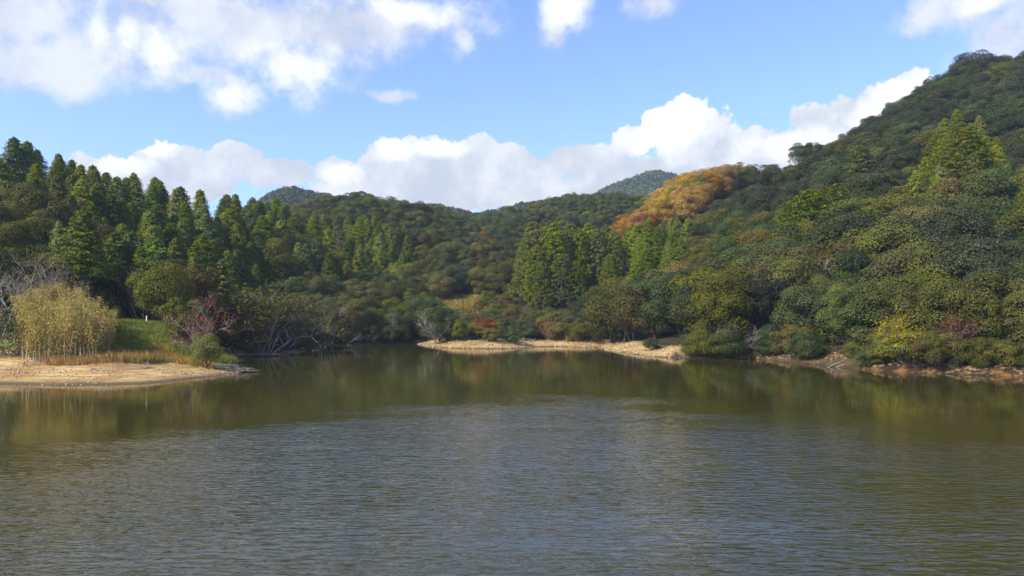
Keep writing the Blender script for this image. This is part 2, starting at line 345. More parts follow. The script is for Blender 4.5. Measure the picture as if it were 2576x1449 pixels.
def height(x, y, d=None):
    x = np.asarray(x, float); y = np.asarray(y, float)
    if d is None: d = poly_sd(x, y, LAKE)
    hill = np.maximum(np.maximum(ridge_h(x, y, R_LEFT, 0.60), ridge_h(x, y, R_CENT, 0.50, 10)), np.maximum(ridge_h(x, y, R_BACK, 0.48, 8), ridge_h(x, y, R_RIGHT, 0.50, 10)))
    floor_ = np.clip(1.5+0.19*(y-145), 3.2, 11) - 4.0*sstep(y, 220, 300)
    hill = np.maximum(hill, floor_)
    hill = hill+vnoise(x, y, 17, 3)*2.5*sstep(hill, 5, 20)+vnoise(x, y, 6, 4)*0.8*sstep(hill, 3, 12)
    dp = np.maximum(d, 0)
    left = sstep(-x, 6, 16)
    right = sstep(x, 28, 34)
    capL = 0.13*dp+0.08*np.maximum(dp-12, 0)+0.03*np.maximum(dp-20, 0)**2; nk = sstep(y, 108, 120); capL = capL*(1-nk)+nk*(0.13*dp+0.28*np.maximum(dp-4, 0)+0.02*np.maximum(dp-12, 0)**2)
    capR = 0.5*(1-np.exp(-dp/1.5))+0.22*dp+0.012*np.maximum(dp-8, 0)**2
    capC = 0.13*dp+0.03*np.maximum(dp-8, 0)+0.004*np.maximum(dp-14, 0)**2+sstep(dp, 0, 7)*0.5
    cap = capC*(1-left-right).clip(0, 1)+capL*left+capR*right
    z = np.minimum(hill, cap)
    z = z+3.6*np.exp(-((x+46)/13.0)**2-((y-97)/11.0)**2)*sstep(dp, 1.5, 9)
    z = z+vnoise(x, y, 3.1, 8)*0.30*sstep(dp, 0.3, 5)+vnoise(x, y, 0.9, 9)*0.09*sstep(dp, 0.1, 2)
    return np.where(d > 0, z, np.maximum(-0.22*(-d), -4))
def axis(segs):
    out = []
    for a, b, s in segs: out += list(np.arange(a, b, s))
    return np.array(out+[segs[-1][1]])
gx = axis([(-420,-120,4),(-120,-60,2),(-60,-20,0.5),(-20,110,1.2),(110,460,3.5)])
gy = axis([(-80,40,8),(40,60,2),(60,100,0.5),(100,165,1.0),(165,460,3)])
X, Y = np.meshgrid(gx, gy); D = poly_sd(X, Y, LAKE); Z = height(X, Y, D)
# behind the dam side of the lake the ground simply rises a little
nx, ny = len(gx), len(gy)
idx = np.arange(nx*ny).reshape(ny, nx)
quad = np.stack([idx[:-1, :-1], idx[:-1, 1:], idx[1:, 1:], idx[1:, :-1]], -1).reshape(-1, 4)
gm = ground_mat()
me = mesh_np('ground', np.stack([X, Y, Z], -1).reshape(-1, 3), [quad], [gm], smooth=True)
PX = CX+F*X/np.maximum(Y, 1)
sandL = sstep(D, 17.5+vnoise(X, Y, 4, 5)*5, 14+vnoise(X, Y, 4, 5)*5)*sstep(-X, 10, 22)*sstep(PX, 640, 600)
sandC = sstep(D, 7+vnoise(X, Y, 4, 6)*4, 5+vnoise(X, Y, 4, 6)*4)*sstep(PX, 1035, 1065)*sstep(PX, 1760, 1690)
sandR = 0.16*sstep(D, 6, 3)*sstep(PX, 1690, 1760)*sstep(PX, 2200, 2120)
ochre = sstep(D, 8, 5)*sstep(PX, 2120, 2200)*(1-sandR)
mudM = 0.35*sstep(D, 6, 3)*sstep(PX, 640, 700)*sstep(PX, 1040, 1000)
grassz = sstep(D, 9, 13)*sstep(D, 46, 40)*sstep(PX, 640, 560)*sstep(-X, 15, 20)*(1-sandL)
field = sstep(Y, 172, 176)*sstep(Y, 212, 205)*sstep(PX, 1060, 1090)*sstep(PX, 1290, 1270)
zone = np.stack([np.maximum(np.maximum(sandL, sandC), np.maximum(sandR, mudM)), np.maximum(grassz, field), ochre*np.ones_like(X), np.ones_like(X)], -1)
za = me.attributes.new('zone', 'FLOAT_COLOR', 'POINT'); za.data.foreach_set('color', zone.astype(np.float32).ravel())
ground = tag(obj('ground', me), 'sandy spit, earth banks and wooded slopes round the lake', kind='structure')

# water
wv = np.array([(-500,-120,0),(500,-120,0),(500,260,0),(-500,260,0)], float)
water = tag(obj('lake_water', mesh_np('lake_water', wv, [np.array([[0,1,2,3]])], [water_mat()])), 'green brown rippled lake water', kind='structure')

# ---------------------------------------------------------------- far hills with their woods
def far_hill(name, pts, Y0, depth, seed, mat_, label):
    rng = np.random.default_rng(seed)
    pts = np.array(pts, float)
    px = np.linspace(pts[0, 0], pts[-1, 0], 60); py = np.interp(px, pts[:, 0], pts[:, 1])
    xs = (px-CX)/F*Y0; zs = CAM_H+(HY-py)*Y0/F
    rows = 26; v = np.linspace(-1, 1, rows)
    V = np.array([[x+vnoise(np.array([x]), np.array([q*9.0]), 40, seed)[0]*20, Y0+q*depth, max(z*(1-abs(q)**1.35)-3, -5)] for q in v for x, z in zip(xs, zs)])
    n = len(xs); idx = np.arange(rows*n).reshape(rows, n)
    q = np.stack([idx[:-1, :-1], idx[:-1, 1:], idx[1:, 1:], idx[1:, :-1]], -1).reshape(-1, 4)
    m = mesh_np(name, V, [q], [gm], smooth=True)
    z_ = m.attributes.new('zone', 'FLOAT_COLOR', 'POINT'); z_.data.foreach_set('color', np.tile([0,0,0,1], len(V)).astype(np.float32).ravel())
    tag(obj(name, m), label, kind='structure')
    # wood: crowns of leaf clumps scattered over the near face
    L = Leaves(); N = 2600
    u = rng.random(N)*(n-1.001); w = rng.random(N)**1.3*(-1.0)*0.95+0.06; r = (w+1)/2*(rows-1)
    i = u.astype(int); j = r.astype(int); fu = (u-i)[:, None]; fr = (r-j)[:, None]; G = V.reshape(rows, n, 3)
    C = (G[j, i]*(1-fu)+G[j, i+1]*fu)*(1-fr)+(G[np.minimum(j+1, rows-1), i]*(1-fu)+G[np.minimum(j+1, rows-1), i+1]*fu)*fr
    sc = Y0/600
    for k in range(N):
        R = rng.uniform(3.0, 5.5)*sc; m_ = 34; dd = rdir(m_, rng); dd[:, 2] = np.abs(dd[:, 2])*1.1-0.15
        P = C[k]+np.array([0, 0, R*0.6])+dd*R*np.array([1, 1, 0.9])*rng.uniform(0.8, 1.05, (m_, 1))
        L.add(P, dd+rng.normal(size=(m_, 3))*0.35, rdir(m_, rng), rng.uniform(1.3, 2.4, m_)*sc, rng.uniform(1.0, 1.8, m_)*sc, np.clip(rng.random()*0.8+rng.normal(size=m_)*0.15, 0, 1))
    tag(obj(name.replace('hill', 'wood'), L.mesh(name+'_wood', [mat_])), label.replace('hill', 'hill\'s closed wood'), 'forest', kind='stuff')
far_hill('far_hill', [(560,600),(640,520),(690,488),(740,478),(800,487),(880,510),(960,560),(1000,600)], 620, 120, 11, M['evergreen'], 'hazy hill behind the left conifers')
far_hill('far_hill', [(980,560),(1060,524),(1085,522),(1130,524),(1180,536),(1240,556)], 560, 100, 12, M['evergreen'], 'small hazy hill in the centre dip')
far_hill('far_hill', [(1150,570),(1230,538),(1290,520),(1380,512),(1470,500),(1560,500)], 640, 120, 13, M['evergreen'], 'low hazy hill right of the centre dip')
far_hill('far_hill', [(1440,580),(1490,503),(1540,472),(1600,450),(1660,441),(1710,450),(1800,480),(1900,520)], 980, 200, 14, M['evergreen'], 'tall dark blue hill far behind the right ridge')

# ---------------------------------------------------------------- tree prototypes
def broadleaf_crown(seed, H, R, nl=58, per=260, leaf=0.225, base=0.04, squash=0.8):
    rng = np.random.default_rng(seed); L = Leaves()
    cz = H*(base+1)/2; vz = H*(1-base)/2
    lob = rdir(6, rng)*0.35; lob[:, 2] *= 0.5
    for k in range(nl):
        d = rdir(1, rng)[0]
        if d[2] < -0.8: d[2] *= -0.6
        d = unit(d[None])[0]; q = rng.uniform(0.50, 0.88)
        c = np.array([0, 0, cz])+d*np.array([R, R, vz])*q*(1+0.22*math.sin(3*math.atan2(d[1], d[0])+seed))
        r = R*rng.uniform(0.22, 0.40)
        out = unit((d*np.array([1, 1, 0.8]))[None])[0]
        n = int(per*(r/(0.28*R))**1.6); dd = unit(rdir(n, rng)+out*0.55+np.array([0, 0, 0.45]))
        P = c+dd*r*np.array([1.1, 1.1, squash])*(rng.random((n, 1))**0.35*0.45+0.62)
        N = dd*0.9+np.array([0, 0, 0.25])+rng.normal(size=(n, 3))*0.30
        t = np.clip(rng.random()*0.45+0.25+rng.normal(size=n)*0.12, 0, 1)
        L.add(P, N, rdir(n, rng), rng.uniform(0.8, 1.35, n)*leaf, rng.uniform(0.5, 0.8, n)*leaf, t)
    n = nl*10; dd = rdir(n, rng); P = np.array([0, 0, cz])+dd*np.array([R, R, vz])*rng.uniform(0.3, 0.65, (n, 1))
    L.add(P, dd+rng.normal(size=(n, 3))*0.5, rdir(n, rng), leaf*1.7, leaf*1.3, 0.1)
    return L
def limbs(seed, H, R, r0, n=7, lean=0.0, start=0.2):
    rng = np.random.default_rng(seed); T = Tubes()
    t = np.linspace(0, 1, 7); wig = rng.normal(size=(7, 2))*0.03*H*t[:, None]
    tr = np.stack([wig[:, 0]+lean*H*t, wig[:, 1], -1.0+t*(H*0.82+1.0)], -1)
    T.path(tr, r0*(1-0.85*t)+0.02, 7)
    for k in range(n):
        u = rng.uniform(start, 0.75); p0 = np.array([np.interp(u, t, tr[:, i]) for i in range(3)])
        a = rng.uniform(0, 2*np.pi); ln = R*rng.uniform(0.6, 0.95); s = np.linspace(0, 1, 5)[:, None]
        e = np.array([math.cos(a)*ln, math.sin(a)*ln, ln*rng.uniform(0.25, 0.8)])
        pts = p0+s*e+np.array([0, 0, 1])*(s*(1-s))*ln*rng.uniform(-0.3, 0.5)+rng.normal(size=(5, 3))*0.05*ln*s
        T.path(pts, r0*0.42*(1-0.8*s[:, 0])+0.012, 5)
        for j in range(3):
            q = pts[2+j % 2]; e2 = unit(rdir(1, rng)+unit(e[None]))[0]*ln*0.45
            T.path(q+np.linspace(0, 1, 4)[:, None]*e2, r0*0.16*np.array([1, 0.75, 0.5, 0.2])+0.008, 4)
    return T
def conifer_crown(seed, H, R, nb=120, per=42, base=0.12, leaf=0.42, tuft=0.75, droop=0.1, narrow=0.75, round_=False):
    rng = np.random.default_rng(seed); L = Leaves()
    for k in range(nb):
        u = (k+rng.random())/nb; u = u**0.82; z = H*(base+(1-base)*u)
        prof = (1-u)**narrow*(0.55+0.45*min(1, (u+0.06)/0.22)); a = k*2.399963+rng.normal()*0.35
        lobe = 1+0.14*math.sin(2*a+seed+u*4)
        ln = R*prof*rng.uniform(0.68, 1.12)*lobe+0.15
        o = np.array([math.cos(a), math.sin(a), 0]); tip = np.array([0, 0, z])+o*ln+np.array([0, 0, ln*(0.28*u-droop)])
        n = int(per*(0.45+0.75*prof)); s = 1-rng.random(n)**1.5*0.62
        w = tuft*(0.45+0.55*prof)
        P = np.array([0, 0, z])+(tip-np.array([0, 0, z]))*s[:, None]
        if round_:
            dd = unit(rdir(n, rng)+o*0.6+np.array([0, 0, 0.6])); P = tip-o*w*0.5+dd*w*np.array([1, 1, 0.85])*rng.uniform(0.6, 1.0, (n, 1))
            N = dd*0.8+rng.normal(size=(n, 3))*0.45; U = dd*0.6+np.array([0, 0, 0.9])+rdir(n, rng)*0.6
        else:
            j = rng.normal(size=(n, 3))*np.array([0.42, 0.42, 0.16])*w; P = P+j
            N = np.array([0, 0, 0.8])+o*0.55+rng.normal(size=(n, 3))*0.45; U = o*1.0+np.array([0, 0, 0.12])+rdir(n, rng)*0.75
        t = np.clip(rng.random()*0.5+0.2+rng.normal(size=n)*0.2, 0, 1)
        L.add(P, N, U, rng.uniform(0.75, 1.35, n)*leaf, rng.uniform(0.32, 0.52, n)*leaf, t)
    # leading shoot
    n = 40; z = H*(0.93+0.09*rng.random(n)); a = rng.random(n)*6.28; rr = (H*1.02-z)*0.28
    P = np.stack([np.cos(a)*rr, np.sin(a)*rr, z], -1); U = np.stack([np.cos(a)*0.6, np.sin(a)*0.6, np.full(n, 0.9)], -1)
    L.add(P, rdir(n, rng), U, leaf*1.1, leaf*0.4, 0.5)
    return L
def straight_trunk(seed, H, r0, stubs=10):
    rng = np.random.default_rng(seed); T = Tubes(); t = np.linspace(0, 1, 8)
    T.path(np.stack([rng.normal(size=8)*0.03*t, rng.normal(size=8)*0.03*t, -1.2+t*(H*0.97+1.2)], -1), r0*(1-0.93*t)+0.015, 7)
    for k in range(stubs):
        z = H*rng.uniform(0.12, 0.8); a = rng.uniform(0, 6.28); ln = rng.uniform(0.6, 1.7)
        o = np.array([math.cos(a), math.sin(a), 0.05])
        T.path(np.array([0, 0, z])+np.linspace(0, 1, 4)[:, None]*o*ln, [0.05, 0.04, 0.025, 0.01], 4)
    return T
PROTO = {}
def proto(kind, Hs, crown, trunk):
    PROTO[kind] = []
    for i, H in enumerate(Hs):
        PROTO[kind].append((H, crown(i, H).mesh(kind+'_crown', [M['evergreen']]), trunk(i, H).mesh(kind+'_trunk', [M['bark']])))
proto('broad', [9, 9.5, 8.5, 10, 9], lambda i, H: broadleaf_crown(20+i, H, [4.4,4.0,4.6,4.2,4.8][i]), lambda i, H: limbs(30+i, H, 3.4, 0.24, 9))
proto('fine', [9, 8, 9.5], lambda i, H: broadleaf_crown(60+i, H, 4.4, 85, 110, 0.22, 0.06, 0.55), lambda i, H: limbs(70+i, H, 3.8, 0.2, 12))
proto('cypress', [12, 13, 11.5, 12.5], lambda i, H: conifer_crown(80+i, H, [3.9,3.6,4.2,3.5][i], 230, 46, leaf=0.38, tuft=0.95, narrow=0.74), lambda i, H: straight_trunk(90+i, H, 0.2))
proto('tallcypress', [15, 14], lambda i, H: conifer_crown(100+i, H, 2.8, 110, 38, base=0.5), lambda i, H: straight_trunk(110+i, H, 0.22, 16))
proto('cedar', [19, 20, 18], lambda i, H: conifer_crown(120+i, H, [3.5,3.7,3.4][i], 300, 36, base=0.06, leaf=0.40, tuft=0.85, narrow=0.45, round_=True), lambda i, H: straight_trunk(130+i, H, 0.3))
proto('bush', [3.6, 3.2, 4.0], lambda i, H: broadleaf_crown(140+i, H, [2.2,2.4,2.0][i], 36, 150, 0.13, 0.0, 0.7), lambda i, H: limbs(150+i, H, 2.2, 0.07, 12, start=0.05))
NAMES = {'broad':'broadleaf_tree','fine':'broadleaf_tree','cypress':'cypress_tree','tallcypress':'cypress_tree','cedar':'cedar_tree','bush':'shrub'}
CATS = {'broad':'tree','fine':'tree','cypress':'conifer','tallcypress':'conifer','cedar':'conifer','bush':'bush'}
def set_mat(o, m):
    o.material_slots[0].link = 'OBJECT'; o.material_slots[0].material = m
BASE = {}
def place(kind, pal, x, y, z, H, wide=1.0, rng=random, name=None, bark=None, var=None, rot=None):
    i = rng.randrange(len(PROTO[kind])) if var is None else var; H0, cm, tm = PROTO[kind][i]; key = (kind, i)
    nm = name or NAMES[kind]
    if key not in BASE:
        r = empty(nm); c = obj('crown', cm, r); t = obj('trunk', tm, r); BASE[key] = (r, c, t)
    else:
        r0, c0, t0 = BASE[key]; r = r0.copy(); COL.objects.link(r); r.name = nm
        for k_ in list(r.keys()):
            if k_ in ('label', 'category', 'group'): del r[k_]
        c = c0.copy(); COL.objects.link(c); c.parent = r; t = t0.copy(); COL.objects.link(t); t.parent = r
    s = H/H0; r.location = (x, y, z); r.scale = (s*wide, s*wide, s)
    r.rotation_euler = (rng.uniform(-0.04, 0.04), rng.uniform(-0.04, 0.04), rng.uniform(0, 6.28) if rot is None else rot)
    set_mat(c, M[pal]); set_mat(t, M[bark or 'bark'])
    return r
RAD = {'broad':4.4/9,'fine':4.4/9,'cypress':3.6/12,'tallcypress':2.8/15,'cedar':2.8/19,'bush':2.2/3.6}

# ---------------------------------------------------------------- forest layout: candidates on the slopes
def inpoly(px, py, poly):
    c = False; n = len(poly)
    for i in range(n):
        x1, y1 = poly[i]; x2, y2 = poly[(i+1) % n]
        if (y1 > py) != (y2 > py) and px < (x2-x1)*(py-y1)/(y2-y1)+x1: c = not c
    return c
ORANGE = [(1525,625),(1540,580),(1600,530),(1645,505),(1655,545),(1625,595),(1580,625)]
GOLD = [(1640,545),(1650,505),(1720,474),(1760,458),(1800,478),(1862,478),(1858,515),(1800,522),(1760,540),(1690,565)]
REDTOP = [(1790,440),(1795,412),(1850,418),(1852,444)]
CON_MID = [(1690,600),(1700,545),(1760,525),(1800,505),(1860,500),(1850,540),(1790,585),(1720,640)]
CON_LOW = [(1545,610),(1600,590),(1700,570),(1780,600),(1720,700),(1560,710)]
CON_RIGHT = [(2290,540),(2310,470),(2330,400),(2400,345),(2440,330),(2490,360),(2530,430),(2520,500),(2430,555)]
CON_EDGE = [(2490,500),(2600,480),(2600,620),(2500,610)]
rr = random.Random(5)
cand = []
def jitter_grid(x0, x1, y0, y1, s):
    xs = np.arange(x0, x1, s); ys = np.arange(y0, y1, s); gx_, gy_ = np.meshgrid(xs, ys)
    gx_ = gx_+RNG.uniform(-0.38, 0.38, gx_.shape)*s; gy_ = gy_+RNG.uniform(-0.38, 0.38, gy_.shape)*s
    return gx_.ravel(), gy_.ravel()
hero_keep = []     # (px0, px1, Ymin, Ymax): ground kept free for trees placed by hand
hero_keep += [(1290, 1580, 165, 200), (280, 600, 60, 104), (-300, 340, 60, 96)]
def pick(rnd, lst):
    t = rnd.random()*sum(w for _, w in lst)
    for v, w in lst:
        t -= w
        if t <= 0: return v
    return lst[-1][0]
def consider(xs, ys, test):
    d = poly_sd(xs, ys, LAKE); z = height(xs, ys, d)
    for x, y, dd, zz in zip(xs, ys, d, z):
        if dd < 3.0 or y < 40: continue
        px, py = proj(x, y, zz)
        if px < (-260 if y > 96 else -70) or px > 2850: continue
        if any(a < px < b and c < y < e for a, b, c, e in hero_keep): continue
        r = test(x, y, zz, dd, px, py)
        if r: cand.append((x, y, zz)+r)
def zone_left(x, y, z, d, px, py):
    hl = float(ridge_h(np.array([x]), np.array([y]), R_LEFT, 0.55)[0])
    if y > 232 or px > 1110: return None
    tpy = py-10*F/y
    if d < 15 and px > 560 and y > 98: return ('broad' if rr.random() < 0.6 else 'fine', pick(rr, [('olive',3.5),('brown',1.1),('evergreen',2.8),('yellowgreen',1)]), rr.uniform(5.5, 8), 'left shore')
    if px < 150 and tpy > 470 and y < 125: return ('broad', 'olive', rr.uniform(9, 11), 'left edge')
    if px > 700 and z < 9: return ('broad' if rr.random() < 0.7 else 'fine', pick(rr, [('olive',3),('brown',1.3),('evergreen',3),('yellowgreen',0.6)]), rr.uniform(6, 8.5), 'left shore')
    if px < 720 and y < 112 and z < 9: return ('tallcypress', 'conifer', rr.uniform(12, 15), 'left foot')
    if px > 1030: return ('broad', 'olive', rr.uniform(6, 7.5), 'left hill')
    if rr.random() < 0.16 and z < 18: return ('broad', pick(rr, [('olive',3),('yellowgreen',1),('evergreen',2)]), rr.uniform(8, 10.5), 'left hill')
    return ('cypress', pick(rr, [('conifer',4),('gconifer',2),('yconifer',2)]), rr.uniform(8.5, 13.5), 'left hill')
def zone_rest(x, y, z, d, px, py):
    if y < 228 and px < 1100: return None
    H = 9; tpy = py-0.5*H*F/y
    if px < 1500 and y < 195:          # low shore behind the beach, shrubs then an open field
        if y > 168 and 1085 < px < 1215: return None
        if px > 1060: return ('bush', pick(rr, [('olive',3),('brown',1.6),('evergreen',2),('yellowgreen',1.2)]), rr.uniform(2.6, 4.6) if y < 172 else rr.uniform(2.5, 3.6), 'beach shrubs')
    hc = float(ridge_h(np.array([x]), np.array([y]), R_CENT, 0.5, 10)[0]); hb = float(ridge_h(np.array([x]), np.array([y]), R_BACK, 0.48, 8)[0]); hr = float(ridge_h(np.array([x]), np.array([y]), R_RIGHT, 0.5, 10)[0])
    if hc >= max(hb, hr)-1 or (px < 1500):
        if px > 1320 and y > 300: return ('broad', pick(rr, [('olive',2),('hillgreen',5),('gconifer',1.0)]), rr.uniform(6, 8), 'centre right rise')
        if 930 < px < 1090 and tpy > 670 and y < 262 and rr.random() < 0.7: return ('cypress', 'gconifer', rr.uniform(7, 9), 'young conifers')
        if px > 1180 and tpy > 600: return (pick(rr, [('broad',3),('fine',1)]), pick(rr, [('hillgreen',2.6),('evergreen',1.4),('brown',1.2),('olive',1.2),('pinkbrown',0.12)]), rr.uniform(6.5, 9.5), 'centre hill')
        return ('broad', pick(rr, [('hillgreen',6),('evergreen',2.5),('olive',1.6),('dusky',0.6),('brown',0.25)]), rr.uniform(6.5, 9.5), 'centre hill')
    if hb > hr:
        if 1515 < px < 1655 and rr.random() < 0.88: return ('broad', 'orange', rr.uniform(7.5, 10), 'orange trees')
        if 1645 < px < 1868 and 448-(px-1700)*0.02 < tpy < 575 and rr.random() < 0.88: return ('broad', pick(rr, [('gold',5),('orange',1),('yconifer',0.5)]), rr.uniform(8, 10), 'golden trees')
        if inpoly(px, tpy, REDTOP): return ('fine', 'pinkbrown', rr.uniform(6, 7), 'faded red trees')
        if inpoly(px, tpy, CON_MID) or tpy > 560: return ('cypress', pick(rr, [('gconifer',4),('yconifer',1.4),('conifer',1.5)]), rr.uniform(9, 12.5), 'right valley conifers')
        return (pick(rr, [('broad',3),('fine',2)]), pick(rr, [('olive',3.5),('evergreen',1.6),('dusky',1),('brown',0.8),('yellowgreen',0.8)]), rr.uniform(6, 8), 'back ridge')
    if inpoly(px, tpy, CON_LOW) and px < 1740: return ('cypress', pick(rr, [('gconifer',3),('conifer',3)]), rr.uniform(8.5, 11.5), 'right valley conifers')
    if inpoly(px, tpy, CON_RIGHT): return ('cypress', pick(rr, [('yconifer',4),('gconifer',1.4)]), rr.uniform(9, 12), 'right slope conifers')
    if inpoly(px, tpy, CON_EDGE): return ('cypress', 'gconifer', rr.uniform(8, 11), 'right edge conifers')
    upper = tpy < 560-(px-1700)*0.08 if px < 2250 else tpy < 480
    if upper: return (pick(rr, [('broad',3),('fine',1)]), pick(rr, [('dusky',6),('evergreen',2.5),('olive',0.6)]), rr.uniform(5.5, 10), 'dark right ridge')  # mostly darkened leaves: the ridge's cloud shadow is put into their colour
    if d < 22 and px > 2050: return ('broad', pick(rr, [('yellowgreen',3),('evergreen',2.2),('olive',3),('brown',0.6)]), rr.uniform(6.5, 9.5), 'right bank')
    big = 1.35 if y < 140 else 1.0
    if px < 1950: return (pick(rr, [('fine',1),('broad',3)]), pick(rr, [('brown',1.5),('olive',3.6),('dusky',1.8),('evergreen',2)]), rr.uniform(6.5, 9)*big, 'right middle slope' if d > 22 else 'right bank')
    return (pick(rr, [('fine',1.2),('broad',3)]), pick(rr, [('olive',3.8),('dusky',2.2),('evergreen',2.6),('brown',0.6),('yellowgreen',1.0)]), rr.uniform(7, 10)*big, 'right middle slope' if d > 22 else 'right bank')
xs, ys = jitter_grid(-175, 5, 60, 230, 3.8); consider(xs, ys, zone_left)
xs, ys = jitter_grid(-110, 150, 132, 215, 4.4); consider(xs, ys, lambda *a: zone_rest(*a))
xs, ys = jitter_grid(30, 190, 60, 132, 5.6); consider(xs, ys, zone_rest)
xs, ys = jitter_grid(-140, 330, 215, 365, 5.0); consider(xs, ys, zone_rest)
for i in range(len(SH)-1):
    a_, b_ = np.array(LAKE[i]), np.array(LAKE[i+1]); px_ = (SH[i][0]+SH[i+1][0])/2; L_ = float(np.hypot(*(b_-a_)))
    if not ((640 < px_ < 1040) or px_ > 1700): continue
    nrm = np.array([-(b_-a_)[1], (b_-a_)[0]])/max(L_, 1e-6)
    for j in range(int(L_/1.9+0.5)):
        for off_ in ((1.0, 2.0, 3.2) if px_ > 1700 else (2.0, 3.6)):
            if rr.random() < 0.15: continue
            p_ = a_+(b_-a_)*(j+rr.random())/(L_/1.9+0.01)+nrm*(off_+rr.uniform(-0.4, 0.9))
            d_ = float(poly_sd(np.array([p_[0]]), np.array([p_[1]]), LAKE)[0])
            if d_ < 0.7 or d_ > 7 or (2170 < px_ < 2480 and rr.random() < 0.35) or 2045 < CX+F*p_[0]/p_[1] < 2165: continue
            z_ = float(height(np.array([p_[0]]), np.array([p_[1]]))[0])
            cand.append((p_[0], p_[1], z_, 'bush', pick(rr, [('evergreen',3),('olive',3),('yellowgreen',1.2 if px_ > 2000 else 0.4),('brown',0.9)]), rr.uniform(1.5, 4.2), 'bank skirt'))
CREST = {'left': [(-400,300),(0,340),(100,360),(200,425),(330,445),(450,470),(530,490),(640,500),(700,508),(760,535),(850,600),(930,660),(1000,710),(1090,770),(1200,800)],
 'cent': [(560,560),(700,520),(760,508),(800,494),(900,482),(980,487),(1050,512),(1120,538),(1200,540),(1280,536),(1350,512),(1420,492),(1500,493),(1560,487),(1640,500),(2000,520)],
 'back': [(1500,620),(1540,585),(1600,540),(1660,490),(1740,432),(1800,405),(1860,388),(1900,390),(2000,374),(2060,366),(2130,355),(2400,330)],
 'right': [(1560,740),(1640,690),(1700,620),(1780,560),(1850,505),(1900,470),(2000,420),(2115,358),(2200,300),(2320,220),(2440,155),(2576,128),(2800,60),(4200,0)]}
def clamp(c):
    x, y, z, kind, pal, H, reg = c
    px, _ = proj(x, y, z)
    zz = {k: float(ridge_h(np.array([x]), np.array([y]), R, sl, r_)[0]) for k, R, sl, r_ in (('left', R_LEFT, 0.6, 6), ('cent', R_CENT, 0.5, 10), ('back', R_BACK, 0.48, 8), ('right', R_RIGHT, 0.5, 10))}
    k = max(zz, key=zz.get)
    if y < 190 and k != 'left' or reg in ('beach shrubs', 'bank skirt'): return c if k != 'right' else c
    ln = np.interp(px, [q[0] for q in CREST[k]], [q[1] for q in CREST[k]])-rr.uniform(-4, 12)*(1.6 if kind == 'cypress' else 1)
    zmax = CAM_H+(HY-ln)*y/F
    if z+H > zmax: H = zmax-z
    return None if H < 4.2 else (x, y, z, kind, pal, H, reg)
cand = [c for c in map(clamp, cand) if c]
# keep what can be seen (front-to-back coverage test on a coarse grid)
cand.sort(key=lambda c: c[1])
gw, gh, cell = 560, 330, 6.0; cov = np.zeros((gh, gw), bool); yy, xx = np.mgrid[0:gh, 0:gw]; off = 60
kept = []
for (x, y, z, kind, pal, H, reg) in cand:
    px, p1 = proj(x, y, z+H); _, p0 = proj(x, y, z); R = RAD[kind]*H
    cx_, cy_ = px/cell+off, (p0+p1)/2/cell; rx, ry = max(R*F/y/cell*0.95, 1), max((p0-p1)/2/cell, 1)
    x0, x1 = int(max(cx_-rx, 0)), int(min(cx_+rx+2, gw)); y0, y1 = int(max(cy_-ry, 0)), int(min(cy_+ry+2, gh))
    if x1 <= x0 or y1 <= y0: continue
    e = ((xx[y0:y1, x0:x1]-cx_)/rx)**2+((yy[y0:y1, x0:x1]-cy_)/ry)**2 < (1 if kind != 'cypress' else 0.8)
    sub = cov[y0:y1, x0:x1]; free = (e & ~sub).sum()/max(e.sum(), 1)
    if free < 0.07: continue
    cov[y0:y1, x0:x1] |= e & (((xx[y0:y1, x0:x1]-cx_)/rx)**2+((yy[y0:y1, x0:x1]-cy_)/ry)**2 < 0.72)
    kept.append([x, y, z, kind, pal, H, reg, px, p1, free])
REGION = {'bank skirt':'low along the wooded bank','left shore':'on the far left shore','left edge':'at the left edge','left foot':'at the left hill foot','left hill':'on the left hill',
 'beach shrubs':'above the pebble beach','centre right rise':'behind the tall cedars','young conifers':'below the centre hill','centre hill':'on the centre hill',
 'orange trees':'in the orange patch','golden trees':'in the golden patch','faded red trees':'near the ridge top','right valley conifers':'right of the tall cedars',
 'back ridge':'on the back ridge','right slope conifers':'high on the right slope','right edge conifers':'by the right edge','dark right ridge':'on the dark right ridge','right bank':'overhanging the right bank','right middle slope':'on the right slope'}
COLS = {'hillgreen':'mid green','conifer':'deep green','gconifer':'fresh green','yconifer':'yellow green','evergreen':'dark green','dusky':'dusky','olive':'olive green','brown':'russet brown','yellowgreen':'light yellow green','gold':'golden yellow','orange':'orange','pinkbrown':'faded red'}
KINDW = {'broad':'bushy tree','fine':'fine-leaved tree','cypress':'pointed conifer','tallcypress':'bare-stemmed conifer','bush':'low shrub'}
for k in kept: k.append(k[9]*(RAD[k[3]]*k[5]*F/k[1])*(k[5]*F/k[1]))
bl = sorted([k for k in kept if k[3] in ('broad', 'fine')], key=lambda k: -k[10]); stuffed = set(id(k) for k in bl[270:])
cy = sorted([k for k in kept if k[3] == 'cypress'], key=lambda k: -k[10]); stuffed |= set(id(k) for k in cy[280:])
groups = {}; woods = []
for k in kept:
    x, y, z, kind, pal, H, reg, px, py, fr, area = k
    if id(k) in stuffed: woods.append(k); continue
    o = place(kind, pal, x, y, z-0.2, H, rr.uniform(0.88, 1.15), rr)
    groups.setdefault((reg, kind, pal), []).append((px, py, H*F/y, o))
ORD = ['first','second','third','fourth','fifth','sixth','seventh','eighth','ninth','tenth','eleventh','twelfth']
